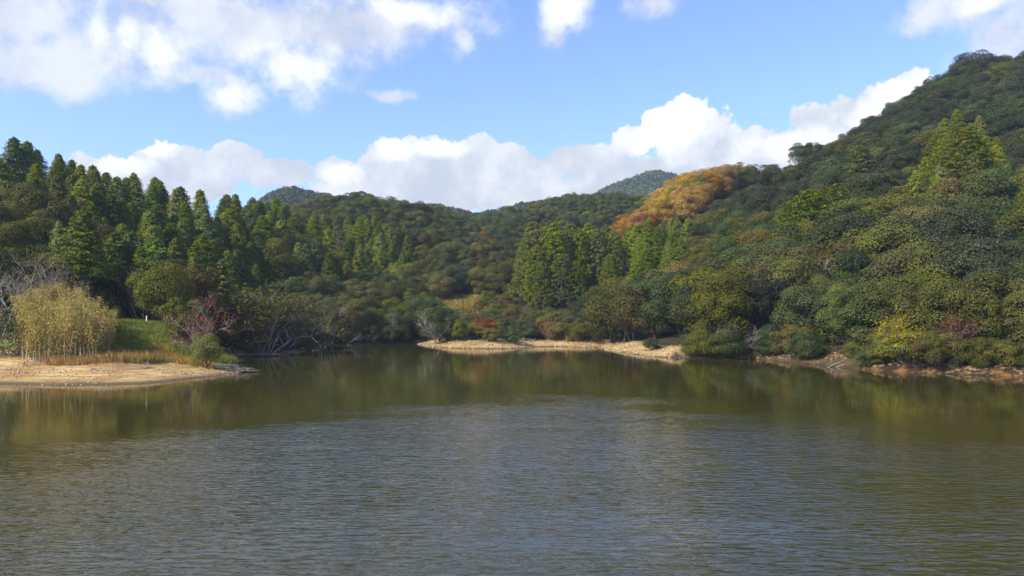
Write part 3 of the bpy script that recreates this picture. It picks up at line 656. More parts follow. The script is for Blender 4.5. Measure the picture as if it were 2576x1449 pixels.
for (reg, kind, pal), lst in groups.items():
    base = COLS[pal]+' '+KINDW[kind]; where = REGION[reg]; n = len(lst)
    for _, _, _, o in lst: tag(o, base+' '+where, CATS[kind], COLS[pal]+' '+KINDW[kind]+'s '+where)
    if n == 1: continue
    nb = max(1, round(n/6)) if n > 7 else 1; nb = min(nb, 12); lst.sort(key=lambda t: t[1]); per = math.ceil(n/nb)
    rows = [lst[i:i+per] for i in range(0, n, per)]
    for ri, row in enumerate(rows):
        row.sort(key=lambda t: t[0])
        rw = '' if len(rows) == 1 else (', topmost row' if ri == 0 else ', lowest row' if ri == len(rows)-1 else ', %s row down' % ORD[min(ri, 11)])
        for ci, t in enumerate(row):
            w = 'leftmost' if ci == 0 else 'rightmost' if ci == len(row)-1 else ORD[min(ci, 11)]+' from the left'
            t[3]['label'] = base+' '+where+', '+w+rw
# crowns beyond the counted ones: one closed wood
sets = {}
for k in woods:
    i = rr.randrange(len(PROTO[k[3]])); sets.setdefault((k[3], i, k[4]), []).append(k)
ids = list(sets); co = []; kid = []; rot = []; scl = []
for j, key in enumerate(ids):
    for k in sets[key]:
        sc_ = k[5]/PROTO[key[0]][key[1]][0]; co.append((k[0], k[1], k[2]-0.2)); kid.append(j); rot.append((0, 0, rr.uniform(0, 6.28))); w_ = rr.uniform(0.9, 1.15); scl.append((sc_*w_, sc_*w_, sc_))
me = bpy.data.meshes.new('hillside_wood'); me.from_pydata(co, [], [])
a_ = me.attributes.new('kid', 'INT', 'POINT'); a_.data.foreach_set('value', kid)
a_ = me.attributes.new('rot', 'FLOAT_VECTOR', 'POINT'); a_.data.foreach_set('vector', np.array(rot).ravel())
a_ = me.attributes.new('scl', 'FLOAT_VECTOR', 'POINT'); a_.data.foreach_set('vector', np.array(scl).ravel())
wood = tag(obj('hillside_wood', me), 'closed wood of small tree crowns on the upper hillsides', 'forest', kind='stuff')
ng = bpy.data.node_groups.new('wood', 'GeometryNodeTree'); ng.interface.new_socket('Geometry', in_out='INPUT', socket_type='NodeSocketGeometry'); ng.interface.new_socket('Geometry', in_out='OUTPUT', socket_type='NodeSocketGeometry')
gi = ng.nodes.new('NodeGroupInput'); go = ng.nodes.new('NodeGroupOutput'); jn = ng.nodes.new('GeometryNodeJoinGeometry'); ng.links.new(jn.outputs[0], go.inputs[0])
def named(nm, ty):
    n_ = ng.nodes.new('GeometryNodeInputNamedAttribute'); n_.data_type = ty; n_.inputs[0].default_value = nm; return n_.outputs[0]
kn, rn, sn = named('kid', 'INT'), named('rot', 'FLOAT_VECTOR'), named('scl', 'FLOAT_VECTOR')
for j, key in enumerate(ids):
    if (key[0], key[1]) not in BASE: continue
    cmp = ng.nodes.new('FunctionNodeCompare'); cmp.data_type = 'INT'; cmp.operation = 'EQUAL'; ng.links.new(kn, cmp.inputs[2]); cmp.inputs[3].default_value = j
    oi_ = ng.nodes.new('GeometryNodeObjectInfo'); oi_.inputs[0].default_value = BASE[(key[0], key[1])][1]; oi_.transform_space = 'ORIGINAL'
    smt = ng.nodes.new('GeometryNodeSetMaterial'); ng.links.new(oi_.outputs['Geometry'], smt.inputs[0]); smt.inputs['Material'].default_value = M[key[2]]
    ip = ng.nodes.new('GeometryNodeInstanceOnPoints'); ng.links.new(gi.outputs[0], ip.inputs['Points']); ng.links.new(cmp.outputs[0], ip.inputs['Selection'])
    ng.links.new(smt.outputs[0], ip.inputs['Instance']); ng.links.new(rn, ip.inputs['Rotation']); ng.links.new(sn, ip.inputs['Scale']); ng.links.new(ip.outputs[0], jn.inputs[0])
md = wood.modifiers.new('wood', 'NODES'); md.node_group = ng
print('TREES', len(kept), {k: sum(1 for t in kept if t[3] == k) for k in PROTO})

def sd1(x, y): return float(poly_sd(np.array([float(x)]), np.array([float(y)]), LAKE)[0])
def gz(x, y): return float(height(np.array([x]), np.array([y]))[0])
def hero(kind, pal, px, Yd, top, label, cat=None, wide=1.0, var=0, name=None, bark=None, group=None, rot=None, dmin=3.0):
    while sd1((px-CX)/F*Yd, Yd) < dmin: Yd += 0.4
    x = (px-CX)/F*Yd; z = gz(x, Yd); zt = CAM_H+(HY-top)*Yd/F
    o = place(kind, pal, x, Yd, z-0.15, max(zt-z, 1.0), wide, rr, name, bark, var, rot)
    return tag(o, label, cat or CATS[kind], group)
# the dense stand of tall cedars in the middle
ced = [(1322,186,598,'cedar','leftmost tall cedar of the stand, its flank facing the field'),(1345,184,559,'cedar','tall cedar with a slim top, second from the left of the stand'),(1353,179,618,'yconifer','yellow olive cedar standing in front of the stand'),
       (1376,183,571,'cedar','shorter cedar just right of the yellow olive one'),(1399,181,561,'cedar','broad tall cedar, left of the gap in the stand'),(1437,185,565,'cedar','tall cedar right of the gap in the stand'),(1462,183,580,'cedar','lower cedar in the middle right of the stand'),
       (1481,186,562,'cedar','tallest pointed cedar of the right half of the stand'),(1505,183,576,'cedar','cedar second from the right of the stand front'),(1524,188,570,'cedar','cedar behind the right end of the stand'),(1545,184,582,'cedar','rightmost tall cedar of the stand'),
       (1333,190,585,'cedar','cedar filling the back left of the stand'),(1387,190,580,'cedar','cedar filling the back of the stand, left of the gap'),(1449,191,574,'cedar','cedar at the back of the stand, right of the gap'),(1493,191,570,'cedar','cedar at the back right of the stand'),(1535,178,640,'cedar','short green cedar at the right foot of the stand'),(1368,176,660,'cedar','short green cedar under the yellow olive one'),
       (1412,177,640,'cedar','short green cedar low in front of the stand'),(1450,177,655,'cedar','short green cedar at the foot of the stand, right of centre')]
for i, (px, Yd, top, pal, lab) in enumerate(ced): hero('cedar', pal, px, Yd, top, lab, None, 1.25 if top < 610 else 1.4, i % 3, group='tall cedars in the middle')
for (px, Yd, top, w, lab) in [(2160,165,366,1.9,'large dark cedar high on the right slope'),(2102,150,462,1.9,'broad cedar between the two big cedars of the right slope'),(2036,140,478,2.1,'big yellow tinged cedar left on the right slope'),
                              (2243,172,376,1.3,'slim dark cedar beside the large high cedar'),(2188,130,521,1.7,'small cedar low on the right slope'),(1850,165,533,1.2,'narrow lone conifer below the dark spur'),(2430,150,325,2.2,'broad yellow green cedar crowning the right slope conifers')]:
    hero('cedar', 'cedar' if px != 2430 else 'yconifer', px, Yd, top, lab, None, w, px % 3)
hero('fine', 'pinkbrown', 920, 258, 512, 'faded red tree near the top of the centre hill', wide=0.8)
hero('broad', 'yellowgreen', 2240, 88, 682, 'large light yellow green tree over the right bank', wide=1.0)
hero('broad', 'evergreen', 905, 264, 476, 'rounded dark tree crowning the centre hill', var=1)
hero('broad', 'dusky', 2462, 246, 129, 'dark tree standing up from the skyline at the top of the right ridge', var=2)
hero('broad', 'dusky', 2428, 245, 146, 'smaller dark tree beside the tall skyline tree of the right ridge', var=0)
for px_h, lab_h in ((2008, 'leftmost of three dark trees on the notch of the skyline'), (2036, 'middle of three dark trees on the notch of the skyline'), (2066, 'rightmost of three dark trees on the notch of the skyline')):
    hero('broad', 'evergreen', px_h, 226, 355+abs(px_h-2036)*0.2, lab_h, var=px_h % 5)

# ---------------------------------------------------------------- bare and sparse trees, built branch by branch
def branching(seed, stems, H, spread, levels=4, kids=3, r0=0.08, curve=0.3, up=0.35, first=(0, 0, 0), lean=(0, 0)):
    rng = np.random.default_rng(seed); T = Tubes(); tips = []
    def rec(p, d, ln, r, lv):
        k = 4; pts = [p]; dd = d
        for i in range(k):
            dd = unit((dd+rng.normal(size=3)*curve*0.35+np.array([0, 0, up*0.14 if lv > 1 else -0.03]))[None])[0]; pts.append(pts[-1]+dd*ln/k)
        T.path(pts, np.linspace(r, r*0.55, k+1), 6 if lv == levels else (4 if lv > 1 else 3))
        if lv == 1: tips.append(pts[-1]); tips.append(pts[2]); return
        for j in range(kids+(1 if rng.random() < 0.4 else 0)):
            i = rng.integers(1, k+1) if j else k
            side = rdir(1, rng)[0]; side[2] *= 0.6
            rec(pts[i], unit((dd*0.9+side*spread)[None])[0], ln*rng.uniform(0.55, 0.85), r*0.55, lv-1)
    for s in range(stems):
        a = rng.uniform(0, 6.28) if stems > 1 else 0; o = np.array([math.cos(a)*spread*0.7+lean[0], math.sin(a)*spread*0.5+lean[1], 1.0])
        rec(np.array([math.cos(a)*0.15, math.sin(a)*0.15, -0.3]), unit(o[None])[0], H*rng.uniform(0.35, 0.5), r0*rng.uniform(0.7, 1.1), levels)
    return T, np.array(tips)
def tip_leaves(tips, seed, per, rad, size, frac=1.0, test=None):
    rng = np.random.default_rng(seed); L = Leaves()
    for t in tips:
        if rng.random() > frac or (test is not None and not test(t)): continue
        n = rng.poisson(per)+1; P = t+rng.normal(size=(n, 3))*rad*np.array([1, 1, 0.45])
        L.add(P, np.array([0, 0, 0.8])+rng.normal(size=(n, 3))*0.5, rdir(n, rng), rng.uniform(0.7, 1.3, n)*size, rng.uniform(0.45, 0.7, n)*size, np.clip(0.5+rng.normal()*0.25+rng.normal(size=n)*0.15, 0, 1))
    return L
def sparse(name, px, Yd, top, label, cat, seed, bark='twig', leaf=None, stems=3, spread=0.7, levels=4, kids=3, r0=0.07, per=6, rad=0.3, size=0.14, frac=1.0, lean=(0, 0), dz=0.0, sx=1.0):
    while sd1((px-CX)/F*Yd, Yd) < 2.0: Yd += 0.4
    x = (px-CX)/F*Yd; z = gz(x, Yd)+dz; zt = CAM_H+(HY-top)*Yd/F
    T, tips = branching(seed, stems, 4.0, spread, levels, kids, r0, lean=lean)
    hmax = max(t[2] for t in tips); s = max(zt-z, 0.5)/hmax
    r = empty(name, (x, Yd, z-0.1)); r.scale = (s*sx, s*sx, s)
    if leaf: obj('branches', T.mesh(name+'_branches', [M[bark]]), r); obj('foliage', tip_leaves(tips, seed+1, per, rad, size, frac).mesh(name+'_foliage', [M[leaf]]), r)
    else: obj('branches', T.mesh(name+'_branches', [M[bark]]), r)
    return tag(r, label, cat)
sparse('bare_tree', 85, 88, 622, 'bare grey twiggy tree rising behind the yellow bamboo thicket', 'bare tree', 201, 'twig', None, 5, 0.75, 5, 3, 0.07)
sparse('bare_tree', -10, 82, 660, 'pale bare tangled tree at the left edge of the picture', 'bare tree', 202, 'palebark', None, 5, 0.9, 5, 3, 0.06)
sparse('bare_shrub', 25, 76, 765, 'grey leafless shrub left of the bamboo thicket', 'shrub', 203, 'palebark', 'evergreen', 6, 1.0, 4, 3, 0.05, 5, 0.4, 0.2, 0.8)
sparse('arching_shrub', 215, 98, 705, 'arching half bare shrub behind the bamboo thicket', 'shrub', 204, 'twig', 'olive', 5, 0.95, 4, 4, 0.06, 8, 0.35, 0.2, 0.8)
sparse('arching_shrub', 285, 97, 765, 'yellow leaved half bare shrub right of the bamboo thicket', 'shrub', 205, 'twig', 'yellowgreen', 5, 0.8, 4, 3, 0.05, 7, 0.35, 0.17, 0.8, sx=0.7)
sparse('maple_tree', 512, 84, 728, 'pale stemmed maple with thin red leaves above the grassy slope', 'maple', 206, 'palebark', 'red', 3, 0.85, 5, 3, 0.075, 4, 0.25, 0.13, 0.45, sx=0.8)
sparse('arching_tree', 665, 108, 690, 'arching grey tree with sparse orange brown leaves on the left shore', 'tree', 207, 'twig', 'olive', 5, 0.95, 5, 3, 0.07, 5, 0.35, 0.18, 0.5, sx=1.1)
sparse('arching_tree', 705, 104, 745, 'silver grey bare tree leaning over the left shore', 'bare tree', 208, 'palebark', None, 5, 1.1, 5, 3, 0.08, sx=1.3)
sparse('maple_shrub', 640, 102, 775, 'vivid red shrub under the silver grey bare tree', 'shrub', 209, 'bark', 'red', 5, 0.8, 4, 3, 0.05, 6, 0.3, 0.14, 0.7, sx=0.7)
sparse('maple_shrub', 690, 106, 800, 'dull red shrub low on the left shore', 'shrub', 210, 'bark', 'crimson', 5, 0.8, 4, 3, 0.05, 6, 0.3, 0.14, 0.7, sx=0.7)
sparse('bare_shrub', 822, 135, 748, 'small silver bare shrub against the dark shore trees', 'shrub', 211, 'palebark', None, 4, 0.8, 4, 3, 0.05)
sparse('bare_shrub', 885, 146, 822, 'bleached branch spreading low over the dark left bank', 'shrub', 212, 'palebark', None, 3, 1.4, 4, 3, 0.05, sx=1.3)
sparse('bare_tree', 1118, 141, 772, 'pale forked bare tree at the left end of the pebble beach', 'bare tree', 213, 'palebark', None, 2, 0.8, 5, 3, 0.08, lean=(-0.5, 0), sx=1.1)
sparse('yellow_shrub', 1103, 146, 783, 'thin yellow leaved shrub beside the forked bare tree', 'shrub', 214, 'twig', 'yellow', 4, 0.7, 4, 3, 0.05, 4, 0.3, 0.2)
sparse('maple_shrub', 1220, 142, 797, 'red shrub on the middle of the pebble beach', 'shrub', 215, 'bark', 'red', 5, 0.6, 4, 3, 0.06, 8, 0.3, 0.2)
sparse('maple_shrub', 1192, 141, 822, 'dark crimson shrub left of the red beach shrub', 'shrub', 216, 'bark', 'crimson', 5, 0.7, 4, 3, 0.05, 8, 0.3, 0.2)
sparse('bare_shrub', 1262, 146, 785, 'tan twiggy shrub right of the red beach shrub', 'shrub', 217, 'twig', 'brown', 5, 0.7, 4, 3, 0.05, 3, 0.3, 0.18)
sparse('bare_shrub', 1300, 144, 800, 'pale branched shrub over the mossy beach mound', 'shrub', 218, 'palebark', 'olive', 4, 0.9, 4, 3, 0.05, 4, 0.3, 0.18)
sparse('bare_shrub', 1378, 146, 805, 'reddish twiggy shrub at the right end of the beach', 'shrub', 219, 'twig', 'pinkbrown', 5, 0.8, 4, 3, 0.05, 4, 0.3, 0.18)
sparse('bare_tree', 1850, 96, 800, 'grey bare tree drooping over the right bank', 'bare tree', 220, 'twig', None, 4, 1.0, 5, 3, 0.06, sx=1.3)
sparse('bare_tree', 2075, 118, 640, 'small dead pale tree on the middle of the right slope', 'bare tree', 221, 'palebark', None, 2, 0.5, 4, 3, 0.08, dz=3)
sparse('yellow_tree', 2278, 77, 778, 'bright yellow leaved tree over the right bank', 'tree', 222, 'twig', 'yellow', 4, 0.8, 4, 3, 0.06, 8, 0.32, 0.16, 0.7, sx=0.7)
sparse('maple_tree', 2385, 76, 770, 'dark crimson maple with bare branches on the right bank', 'maple', 223, 'twig', 'crimson', 4, 0.8, 5, 3, 0.06, 3, 0.3, 0.16, 0.55, sx=0.8)
sparse('maple_tree', 2482, 84, 738, 'rust red branch tips of a maple near the right edge', 'maple', 224, 'twig', 'crimson', 3, 0.9, 4, 3, 0.07, 6, 0.35, 0.17, 0.5, sx=0.8)

for i, (px_b, Y_b, top_b, lab_b) in enumerate([(1700,125,725,'grey bare crown between the russet trees of the right slope'),(2320,112,640,'pale dead tree poking out high on the right slope'),(2490,100,690,'thin bare tree near the right edge of the slope'),
        (1965,106,735,'bare branches showing in a dark gap of the right slope'),(350,108,650,'grey dead trunk standing in the dark wood on the left'),(985,150,772,'thin bare tree among the dark shore trees'),(1590,133,760,'grey bare shrub above the right sand tongue'),(2140,98,795,'bare twigs beside the light yellow green tree')]):
    sparse('bare_tree', px_b, Y_b, top_b, lab_b, 'bare tree', 260+i, 'palebark' if i % 2 else 'twig', None, 2, 0.55, 5, 3, 0.06)
# light green soft tree and small bushes on the spit
hero('fine', 'yellowgreen', 408, 96, 648, 'soft light green tree at the edge of the dark wood on the left', wide=0.75, var=1)
hero('bush', 'yellowgreen', 520, 76.5, 832, 'yellow green bush at the right end of the grassy spit', wide=0.62, var=0, dmin=2.0)
hero('bush', 'yellowgreen', 470, 90, 740, 'glossy yellow green bush behind the red maple', wide=0.7, var=2)
hero('bush', 'olive', 475, 101, 785, 'leafy green bush under the red maple', wide=1.1, var=1)
hero('bush', 'yellowgreen', 585, 86, 800, 'yellow olive bush right of the red maple', wide=0.9, var=2)
hero('broad', 'brown', 455, 104, 655, 'russet bushy tree behind the soft light green tree', wide=0.8, var=2)
hero('broad', 'brown', 262, 112, 575, 'brown broad tree with pale boughs amid the left conifers', wide=1.0, var=3, bark='palebark')
for i, (px, Yd, top, pal, lab) in enumerate([(2215,74,862,'yellowgreen','yellow green bush hanging low over the right bank, left one'),(2275,73,855,'yellowgreen','yellow green bush hanging low under the bright yellow tree'),(2325,73,868,'olive','olive bush low between the yellow tree and crimson maple'),
                            (2160,78,850,'yellowgreen','light bush above the two slanting poles'),(2450,72,860,'evergreen','dark bush low on the right bank right of the crimson maple'),(2530,72,850,'evergreen','dark bush at the right edge of the bank'),
                            (1990,88,850,'evergreen','dark bush low on the bank left of the poles'),(1760,104,850,'evergreen','dark green bush above the right sand bank'),(1640,112,845,'evergreen','green bush just above the right sand tongue')]):
    hero('bush', pal, px, Yd, top, lab, wide=1.3, var=i % 3)

# ---------------------------------------------------------------- bamboo, grass, pebbles
def scatter_poly(n, poly_px, rng):
    """points on the ground inside an outline given as (px, Y)"""
    out = []
    a = np.array(poly_px); 
    while len(out) < n:
        px = rng.uniform(a[:, 0].min(), a[:, 0].max()); Yd = rng.uniform(a[:, 1].min(), a[:, 1].max())
        if inpoly(px, Yd, poly_px): out.append(((px-CX)/F*Yd, Yd))
    P = np.array(out); d = poly_sd(P[:, 0], P[:, 1], LAKE); z = height(P[:, 0], P[:, 1], d)
    return P[:, 0], P[:, 1], z, d
rng = np.random.default_rng(77)
x, y, z, d = scatter_poly(900, [(45,76),(60,73.5),(150,73),(235,74),(275,76),(285,80),(270,86),(200,90),(100,90),(50,84)], rng)
T = Tubes(); L = Leaves()
for a, b, c in zip(x, y, z):
    px = CX+F*a/b
    H = rng.uniform(3.0, 5.5)*(1+1.1*float(vnoise(np.array([a]), np.array([b]), 1.6, 31)[0])*0.45)*(0.88+0.12*min(1, (px-40)/60))*(0.66+0.34*min(1, max(0, 292-px)/60)); lean = rng.normal(size=2)*0.10
    s = np.linspace(0, 1, 5); pts = np.stack([a+lean[0]*H*s**2, b+lean[1]*H*s**2, c-0.1+H*s*(1-0.06*s)], -1)
    T.path(pts, np.linspace(0.030, 0.012, 5), 3)
    n = 85; u = 1-rng.random(n)**1.5*0.72; P = np.stack([np.interp(u, s, pts[:, i]) for i in range(3)], -1)
    o = rdir(n, rng); o[:, 2] *= 0.4; P = P+o*rng.uniform(0.1, 0.55, (n, 1))
    L.add(P, rdir(n, rng)*0.7+np.array([-0.2, -0.2, 0.5]), o+np.array([0, 0, -0.5]), rng.uniform(0.18, 0.34, n), rng.uniform(0.05, 0.085, n), np.clip(rng.random()*0.6+rng.normal(size=n)*0.2+0.2, 0, 1))
bt = empty('bamboo_thicket', (0, 0, 0))
bt.location = ((160-CX)/F*78, 78, gz((160-CX)/F*78, 78)); inv = -np.array(bt.location)
for nm, m_ in (('canes', T.mesh('canes', [M['cane']])), ('foliage', L.mesh('bamboo_foliage', [M['bamboo']]))):
    o = obj(nm, m_, bt, Vector(inv)); o['kind'] = 'stuff'
tag(bt, 'dense yellowing bamboo thicket on the left spit', 'bamboo')
def grass(name, n, poly, mat_, hmin, hmax, w, label, seed, spread=0.25, dmin=0):
    rng = np.random.default_rng(seed); x, y, z, d = scatter_poly(n, poly, rng); k = d > dmin; x, y, z = x[k], y[k], z[k]; n = len(x)
    b = 5; X_ = np.repeat(x, b)+rng.normal(size=n*b)*0.12; Y_ = np.repeat(y, b)+rng.normal(size=n*b)*0.12; Z_ = np.repeat(z, b)-0.03
    m_ = n*b; H = rng.uniform(hmin, hmax, m_)*np.repeat(0.6+0.8*rng.random(n), b); a = rng.random(m_)*6.28
    w_ = np.stack([np.cos(a), np.sin(a), np.zeros(m_)], -1)*w/2; ln = rng.normal(size=(m_, 2))*spread*H[:, None]
    B = np.stack([X_, Y_, Z_], -1); mid = B+np.stack([ln[:, 0]*0.35, ln[:, 1]*0.35, H*0.6], -1); tp = B+np.stack([ln[:, 0], ln[:, 1], H], -1)
    V = np.stack([B-w_, B+w_, mid+w_*0.7, tp, mid-w_*0.7], 1).reshape(-1, 3); Fc = np.arange(m_*5).reshape(m_, 5)
    me = mesh_np(name, V, [Fc], [mat_], np.repeat(np.clip(np.repeat(rng.random(n), b)+rng.normal(size=m_)*0.1, 0, 1), 5))
    return tag(obj(name, me), label, 'grass', kind='stuff')
grass('green_grass', 9000, [(225,80),(300,77.5),(480,79),(560,82),(560,92),(470,97),(330,100),(290,98),(225,88)], M['grass'], 0.18, 0.45, 0.05, 'green grass on the slope between bamboo and maple', 1)
grass('green_weeds', 2600, [(420,84),(560,82),(600,88),(560,95),(430,96)], M['grass'], 0.5, 1.0, 0.07, 'tall green weeds under the red maple', 2)
grass('dry_grass', 2600, [(110,72.5),(160,71.2),(330,73),(480,74.5),(560,76.5),(530,80),(400,80),(300,79),(200,75),(120,75)], M['drygrass'], 0.2, 0.95, 0.035, 'brown dry grass along the top of the sand', 3, 0.3, 8)
grass('dry_grass_tufts', 1500, [(380,78),(540,78),(555,84),(470,88),(390,86)], M['drygrass'], 0.25, 0.6, 0.045, 'reddish dry grass patch low on the green slope', 6, 0.35, 3)
grass('straw_grass', 1100, [(120,72.5),(330,73),(470,75.5),(400,79),(130,76)], M['grass'], 0.3, 0.8, 0.04, 'yellow green tufts among the dry grass', 7, 0.4, 8)
grass('field_grass', 5000, [(1060,174),(1290,174),(1290,212),(1060,212)], M['fieldgrass'], 0.4, 0.8, 0.22, 'pale dry grass of the small field below the centre hill', 4)
grass('marsh_grass', 500, [(1425,143),(1465,143),(1465,150),(1425,150)], M['drygrass'], 0.7, 1.4, 0.08, 'tuft of pale grass at the back of the mud inlet', 5)
def ico():
    t = (1+5**.5)/2; v = unit(np.array([(-1,t,0),(1,t,0),(-1,-t,0),(1,-t,0),(0,-1,t),(0,1,t),(0,-1,-t),(0,1,-t),(t,0,-1),(t,0,1),(-t,0,-1),(-t,0,1)], float))
    f = np.array([(0,11,5),(0,5,1),(0,1,7),(0,7,10),(0,10,11),(1,5,9),(5,11,4),(11,10,2),(10,7,6),(7,1,8),(3,9,4),(3,4,2),(3,2,6),(3,6,8),(3,8,9),(4,9,5),(2,4,11),(6,2,10),(8,6,7),(9,8,1)]); return v, f
def stone_mat(name, a, b):
    m, T, out = new_mat(name); at_ = T.node('ShaderNodeAttribute', attribute_name='tint')
    p = T.node('ShaderNodeBsdfPrincipled'); T.set(p.inputs['Base Color'], T.mix(at_.outputs['Fac'], a, b)); p.inputs['Roughness'].default_value = 0.85
    T.l.new(p.outputs[0], out.inputs[0]); return m
M['stone'] = stone_mat('pale_stones', (0.20,0.135,0.06), (0.50,0.385,0.21)); M['bankstone'] = stone_mat('bank_stones', (0.04,0.026,0.016), (0.20,0.13,0.06))
def pebbles(name, n, poly, mat_, smin, smax, label, seed, dmax=9, clump=None):
    rng = np.random.default_rng(seed); x, y, z, d = scatter_poly(n, poly, rng); k = (d > 0.05) & (d < dmax)
    if clump: k &= vnoise(x, y, clump, seed) > -0.08+rng.random(len(x))*0.25
    x, y, z = x[k], y[k], z[k]; n = len(x); v, f = ico()
    s = smin+(smax-smin)*rng.random(n)**3; V = v[None]*s[:, None, None]*np.array([1.2, 1, 0.65])*(1+rng.normal(size=(n, 12, 1))*0.18)+np.stack([x, y, z+s*0.2], -1)[:, None]
    Fc = (f[None]+np.arange(n)[:, None, None]*12).reshape(-1, 3)
    return tag(obj(name, mesh_np(name, V.reshape(-1, 3), [Fc], [mat_], np.repeat(rng.random(n), 12))), label, 'stones', kind='stuff')
pebbles('spit_pebbles', 9000, [(-100,60),(650,60),(650,85),(-100,85)], M['stone'], 0.02, 0.11, 'small stones strewn over the sandy spit', 1, 13, 2.5)
pebbles('beach_pebbles', 16000, [(1040,118),(1700,100),(1700,140),(1520,150),(1040,160)], M['stone'], 0.04, 0.17, 'pale pebbles of the middle beach', 2, 6)
pebbles('bank_rubble', 9000, [(1690,92),(2620,66),(2620,82),(2100,95),(1690,115)], M['bankstone'], 0.05, 0.30, 'brown rubble along the right bank', 3, 7, 3.0)

# ---------------------------------------------------------------- driftwood, poles, post
def log(name, p, q, r, label, cat, seed, bark='deadwood', bend=0.03, twigs=0):
    rng = np.random.default_rng(seed); p = np.array(p, float); q = np.array(q, float); c = (p+q)/2; n = 9
    s = np.linspace(0, 1, n)[:, None]; pts = p+(q-p)*s+rng.normal(size=(n, 3))*bend*np.array([1, 1, 0.5])
    T = Tubes(); T.path(pts-c, np.linspace(r, r*0.55, n), 8)
    for k in range(twigs):
        i = rng.integers(2, n-1); e = unit(rdir(1, rng)+np.array([[0, 0, 0.5]]))[0]*rng.uniform(0.3, 0.9); T.path((pts[i]-c)+np.linspace(0, 1, 4)[:, None]*e, [r*0.4, r*0.3, r*0.2, r*0.08], 5)
    return tag(obj(name, T.mesh(name, [M[bark]]), None, Vector(c)), label, cat)
def gp(px, Yd, up=0.05): x = (px-CX)/F*Yd; return (x, Yd, gz(x, Yd)+up)
log('driftwood_log', gp(229, 69.3, 0.08), gp(388, 72.2, 0.12), 0.10, 'long straight dead log lying on the sandy spit', 'log', 1, twigs=3)
log('driftwood_branch', gp(318, 73.2, 0.1), gp(365, 74.2, 0.12), 0.06, 'short crooked branch above the long log', 'branch', 2, bend=0.12, twigs=4)
log('driftwood_branch', gp(335, 75, 0.1), gp(375, 73.5, 0.12), 0.05, 'short pale branch by the edge of the dry grass', 'branch', 3, bend=0.1, twigs=3)
log('driftwood_log', gp(535, 78, 0.1), gp(590, 76.5, 0.15), 0.11, 'thick dark log beside the brush pile', 'log', 4, 'bark', 0.06, 2)
a = shore_pt(2076, 924); log('wooden_pole', (a[0], a[1], -0.15), (a[0]+4.0, a[1]+1.6, 1.25), 0.06, 'left of two pale poles slanting into the water at the right bank', 'pole', 5, 'palebark', 0.01)
a = shore_pt(2098, 925); log('wooden_pole', (a[0], a[1], -0.15), (a[0]+3.6, a[1]+1.3, 1.2), 0.06, 'right of two pale poles slanting into the water at the right bank', 'pole', 6, 'palebark', 0.01)
def brush(px, py_, Yd, W, H, label, seed, n=70, bark='deadwood'):
    rng = np.random.default_rng(seed); x = (px-CX)/F*Yd; z = max(gz(x, Yd), 0)
    T = Tubes()
    for k in range(n):
        p = np.array([rng.normal()*W*0.22, rng.normal()*W*0.15, rng.uniform(0, 0.3)*H]); e = rdir(1, rng)[0]*np.array([1, 0.8, 0.45]); e = unit(e[None])[0]*rng.uniform(0.5, 1.3)*W*0.38; e[2] = abs(e[2])*rng.uniform(-0.2, 1)
        s = np.linspace(0, 1, 5)[:, None]; pts = p+s*e+rng.normal(size=(5, 3))*0.05*s; pts[:, 2] = np.maximum(pts[:, 2], 0.02)
        r = rng.uniform(0.012, 0.035); T.path(pts, np.linspace(r, r*0.3, 5), 4)
    return tag(obj('brush_pile', T.mesh('brush_pile', [M[bark]]), None, Vector((x, Yd, z))), label, 'brush pile')
brush(592, 920, 77.5, 3.6, 1.4, 'pile of dead branches at the tip of the sandy spit', 1, 110)
brush(560, 905, 80, 3.0, 1.2, 'dark dead branches under the yellow green bush', 2, 60, 'twig')
brush(728, 880, 112, 4.6, 1.9, 'bleached fallen branches reaching into the water on the left shore', 3, 60)
brush(650, 890, 108, 6.0, 1.0, 'grey brushwood along the waterline under the red shrubs', 4, 90, 'twig')
brush(1305, 845, 143, 4.0, 0.8, 'grey brushwood lying on top of the pebble beach', 5, 60)
x, y, z, d = scatter_poly(700, [(60,70),(200,69),(400,72),(560,75),(600,78),(600,84),(500,80),(300,76),(60,74)], np.random.default_rng(5)); k = (d > 8) & (d < 14); Td = Tubes(); rg = np.random.default_rng(6)
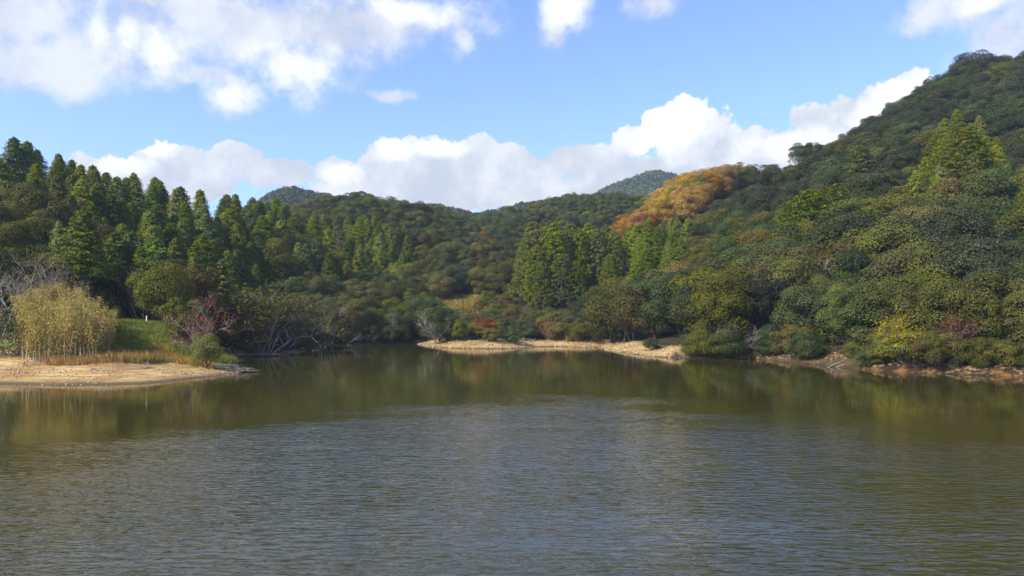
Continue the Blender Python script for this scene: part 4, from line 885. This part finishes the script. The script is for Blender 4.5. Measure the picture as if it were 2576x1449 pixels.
for a, b, c in zip(x[k], y[k], z[k]):
    e = rdir(1, rg)[0]*np.array([1, 0.6, 0.15])*rg.uniform(0.2, 0.7); r = rg.uniform(0.01, 0.03); Td.path(np.array([a, b, c+0.04])+np.linspace(-0.5, 0.5, 4)[:, None]*e+rg.normal(size=(4, 3))*0.02, [r, r, r*0.8, r*0.4], 4)
tag(obj('twig_litter', Td.mesh('twig_litter', [M['twig']])), 'line of washed up twigs between the sand and the grass', 'twigs', kind='stuff')
# white boundary post at the edge of the wood
px_, Yp = 369, 97; xx_ = (px_-CX)/F*Yp; zz_ = gz(xx_, Yp)
T = Tubes(); s = 0.11
me = bpy.data.meshes.new('marker_post')
import bmesh
bm = bmesh.new(); bmesh.ops.create_cube(bm, size=1.0)
for v in bm.verts: v.co = Vector((v.co.x*0.16, v.co.y*0.16, (v.co.z+0.5)*0.95))
bmesh.ops.bevel(bm, geom=[e for e in bm.edges], offset=0.02, segments=2, affect='EDGES')
bm.to_mesh(me); bm.free()
pm, T_, out_ = new_mat('weathered_white_paint'); pb = T_.node('ShaderNodeBsdfPrincipled'); tcn = T_.node('ShaderNodeTexCoord')
T_.set(pb.inputs['Base Color'], T_.mix(T_.smooth(T_.noise(tcn.outputs['Object'], 6, 4), 0.45, 0.7), (0.75,0.74,0.70), (0.45,0.42,0.36))); T_.l.new(pb.outputs[0], out_.inputs[0]); me.materials.append(pm)
tag(obj('marker_post', me, None, (xx_, Yp, zz_)), 'small white marker post at the edge of the dark wood', 'post')

# ---------------------------------------------------------------- air
HAZE = 0.00019
bm = bmesh.new(); bmesh.ops.create_cube(bm, size=1.0)
for v in bm.verts: v.co = Vector((v.co.x*2600, v.co.y*1500+620, v.co.z*330+160))
hm = bpy.data.meshes.new('haze'); bm.to_mesh(hm); bm.free()
m, T, out = new_mat('haze_air'); pv = T.node('ShaderNodeVolumePrincipled'); pv.inputs['Color'].default_value = (0.62, 0.78, 1.0, 1); pv.inputs['Density'].default_value = HAZE
pv.inputs['Anisotropy'].default_value = 0.1
T.l.new(pv.outputs[0], out.inputs['Volume']); hm.materials.append(m)
tag(obj('haze', hm), 'thin blue haze in the air', kind='stuff')
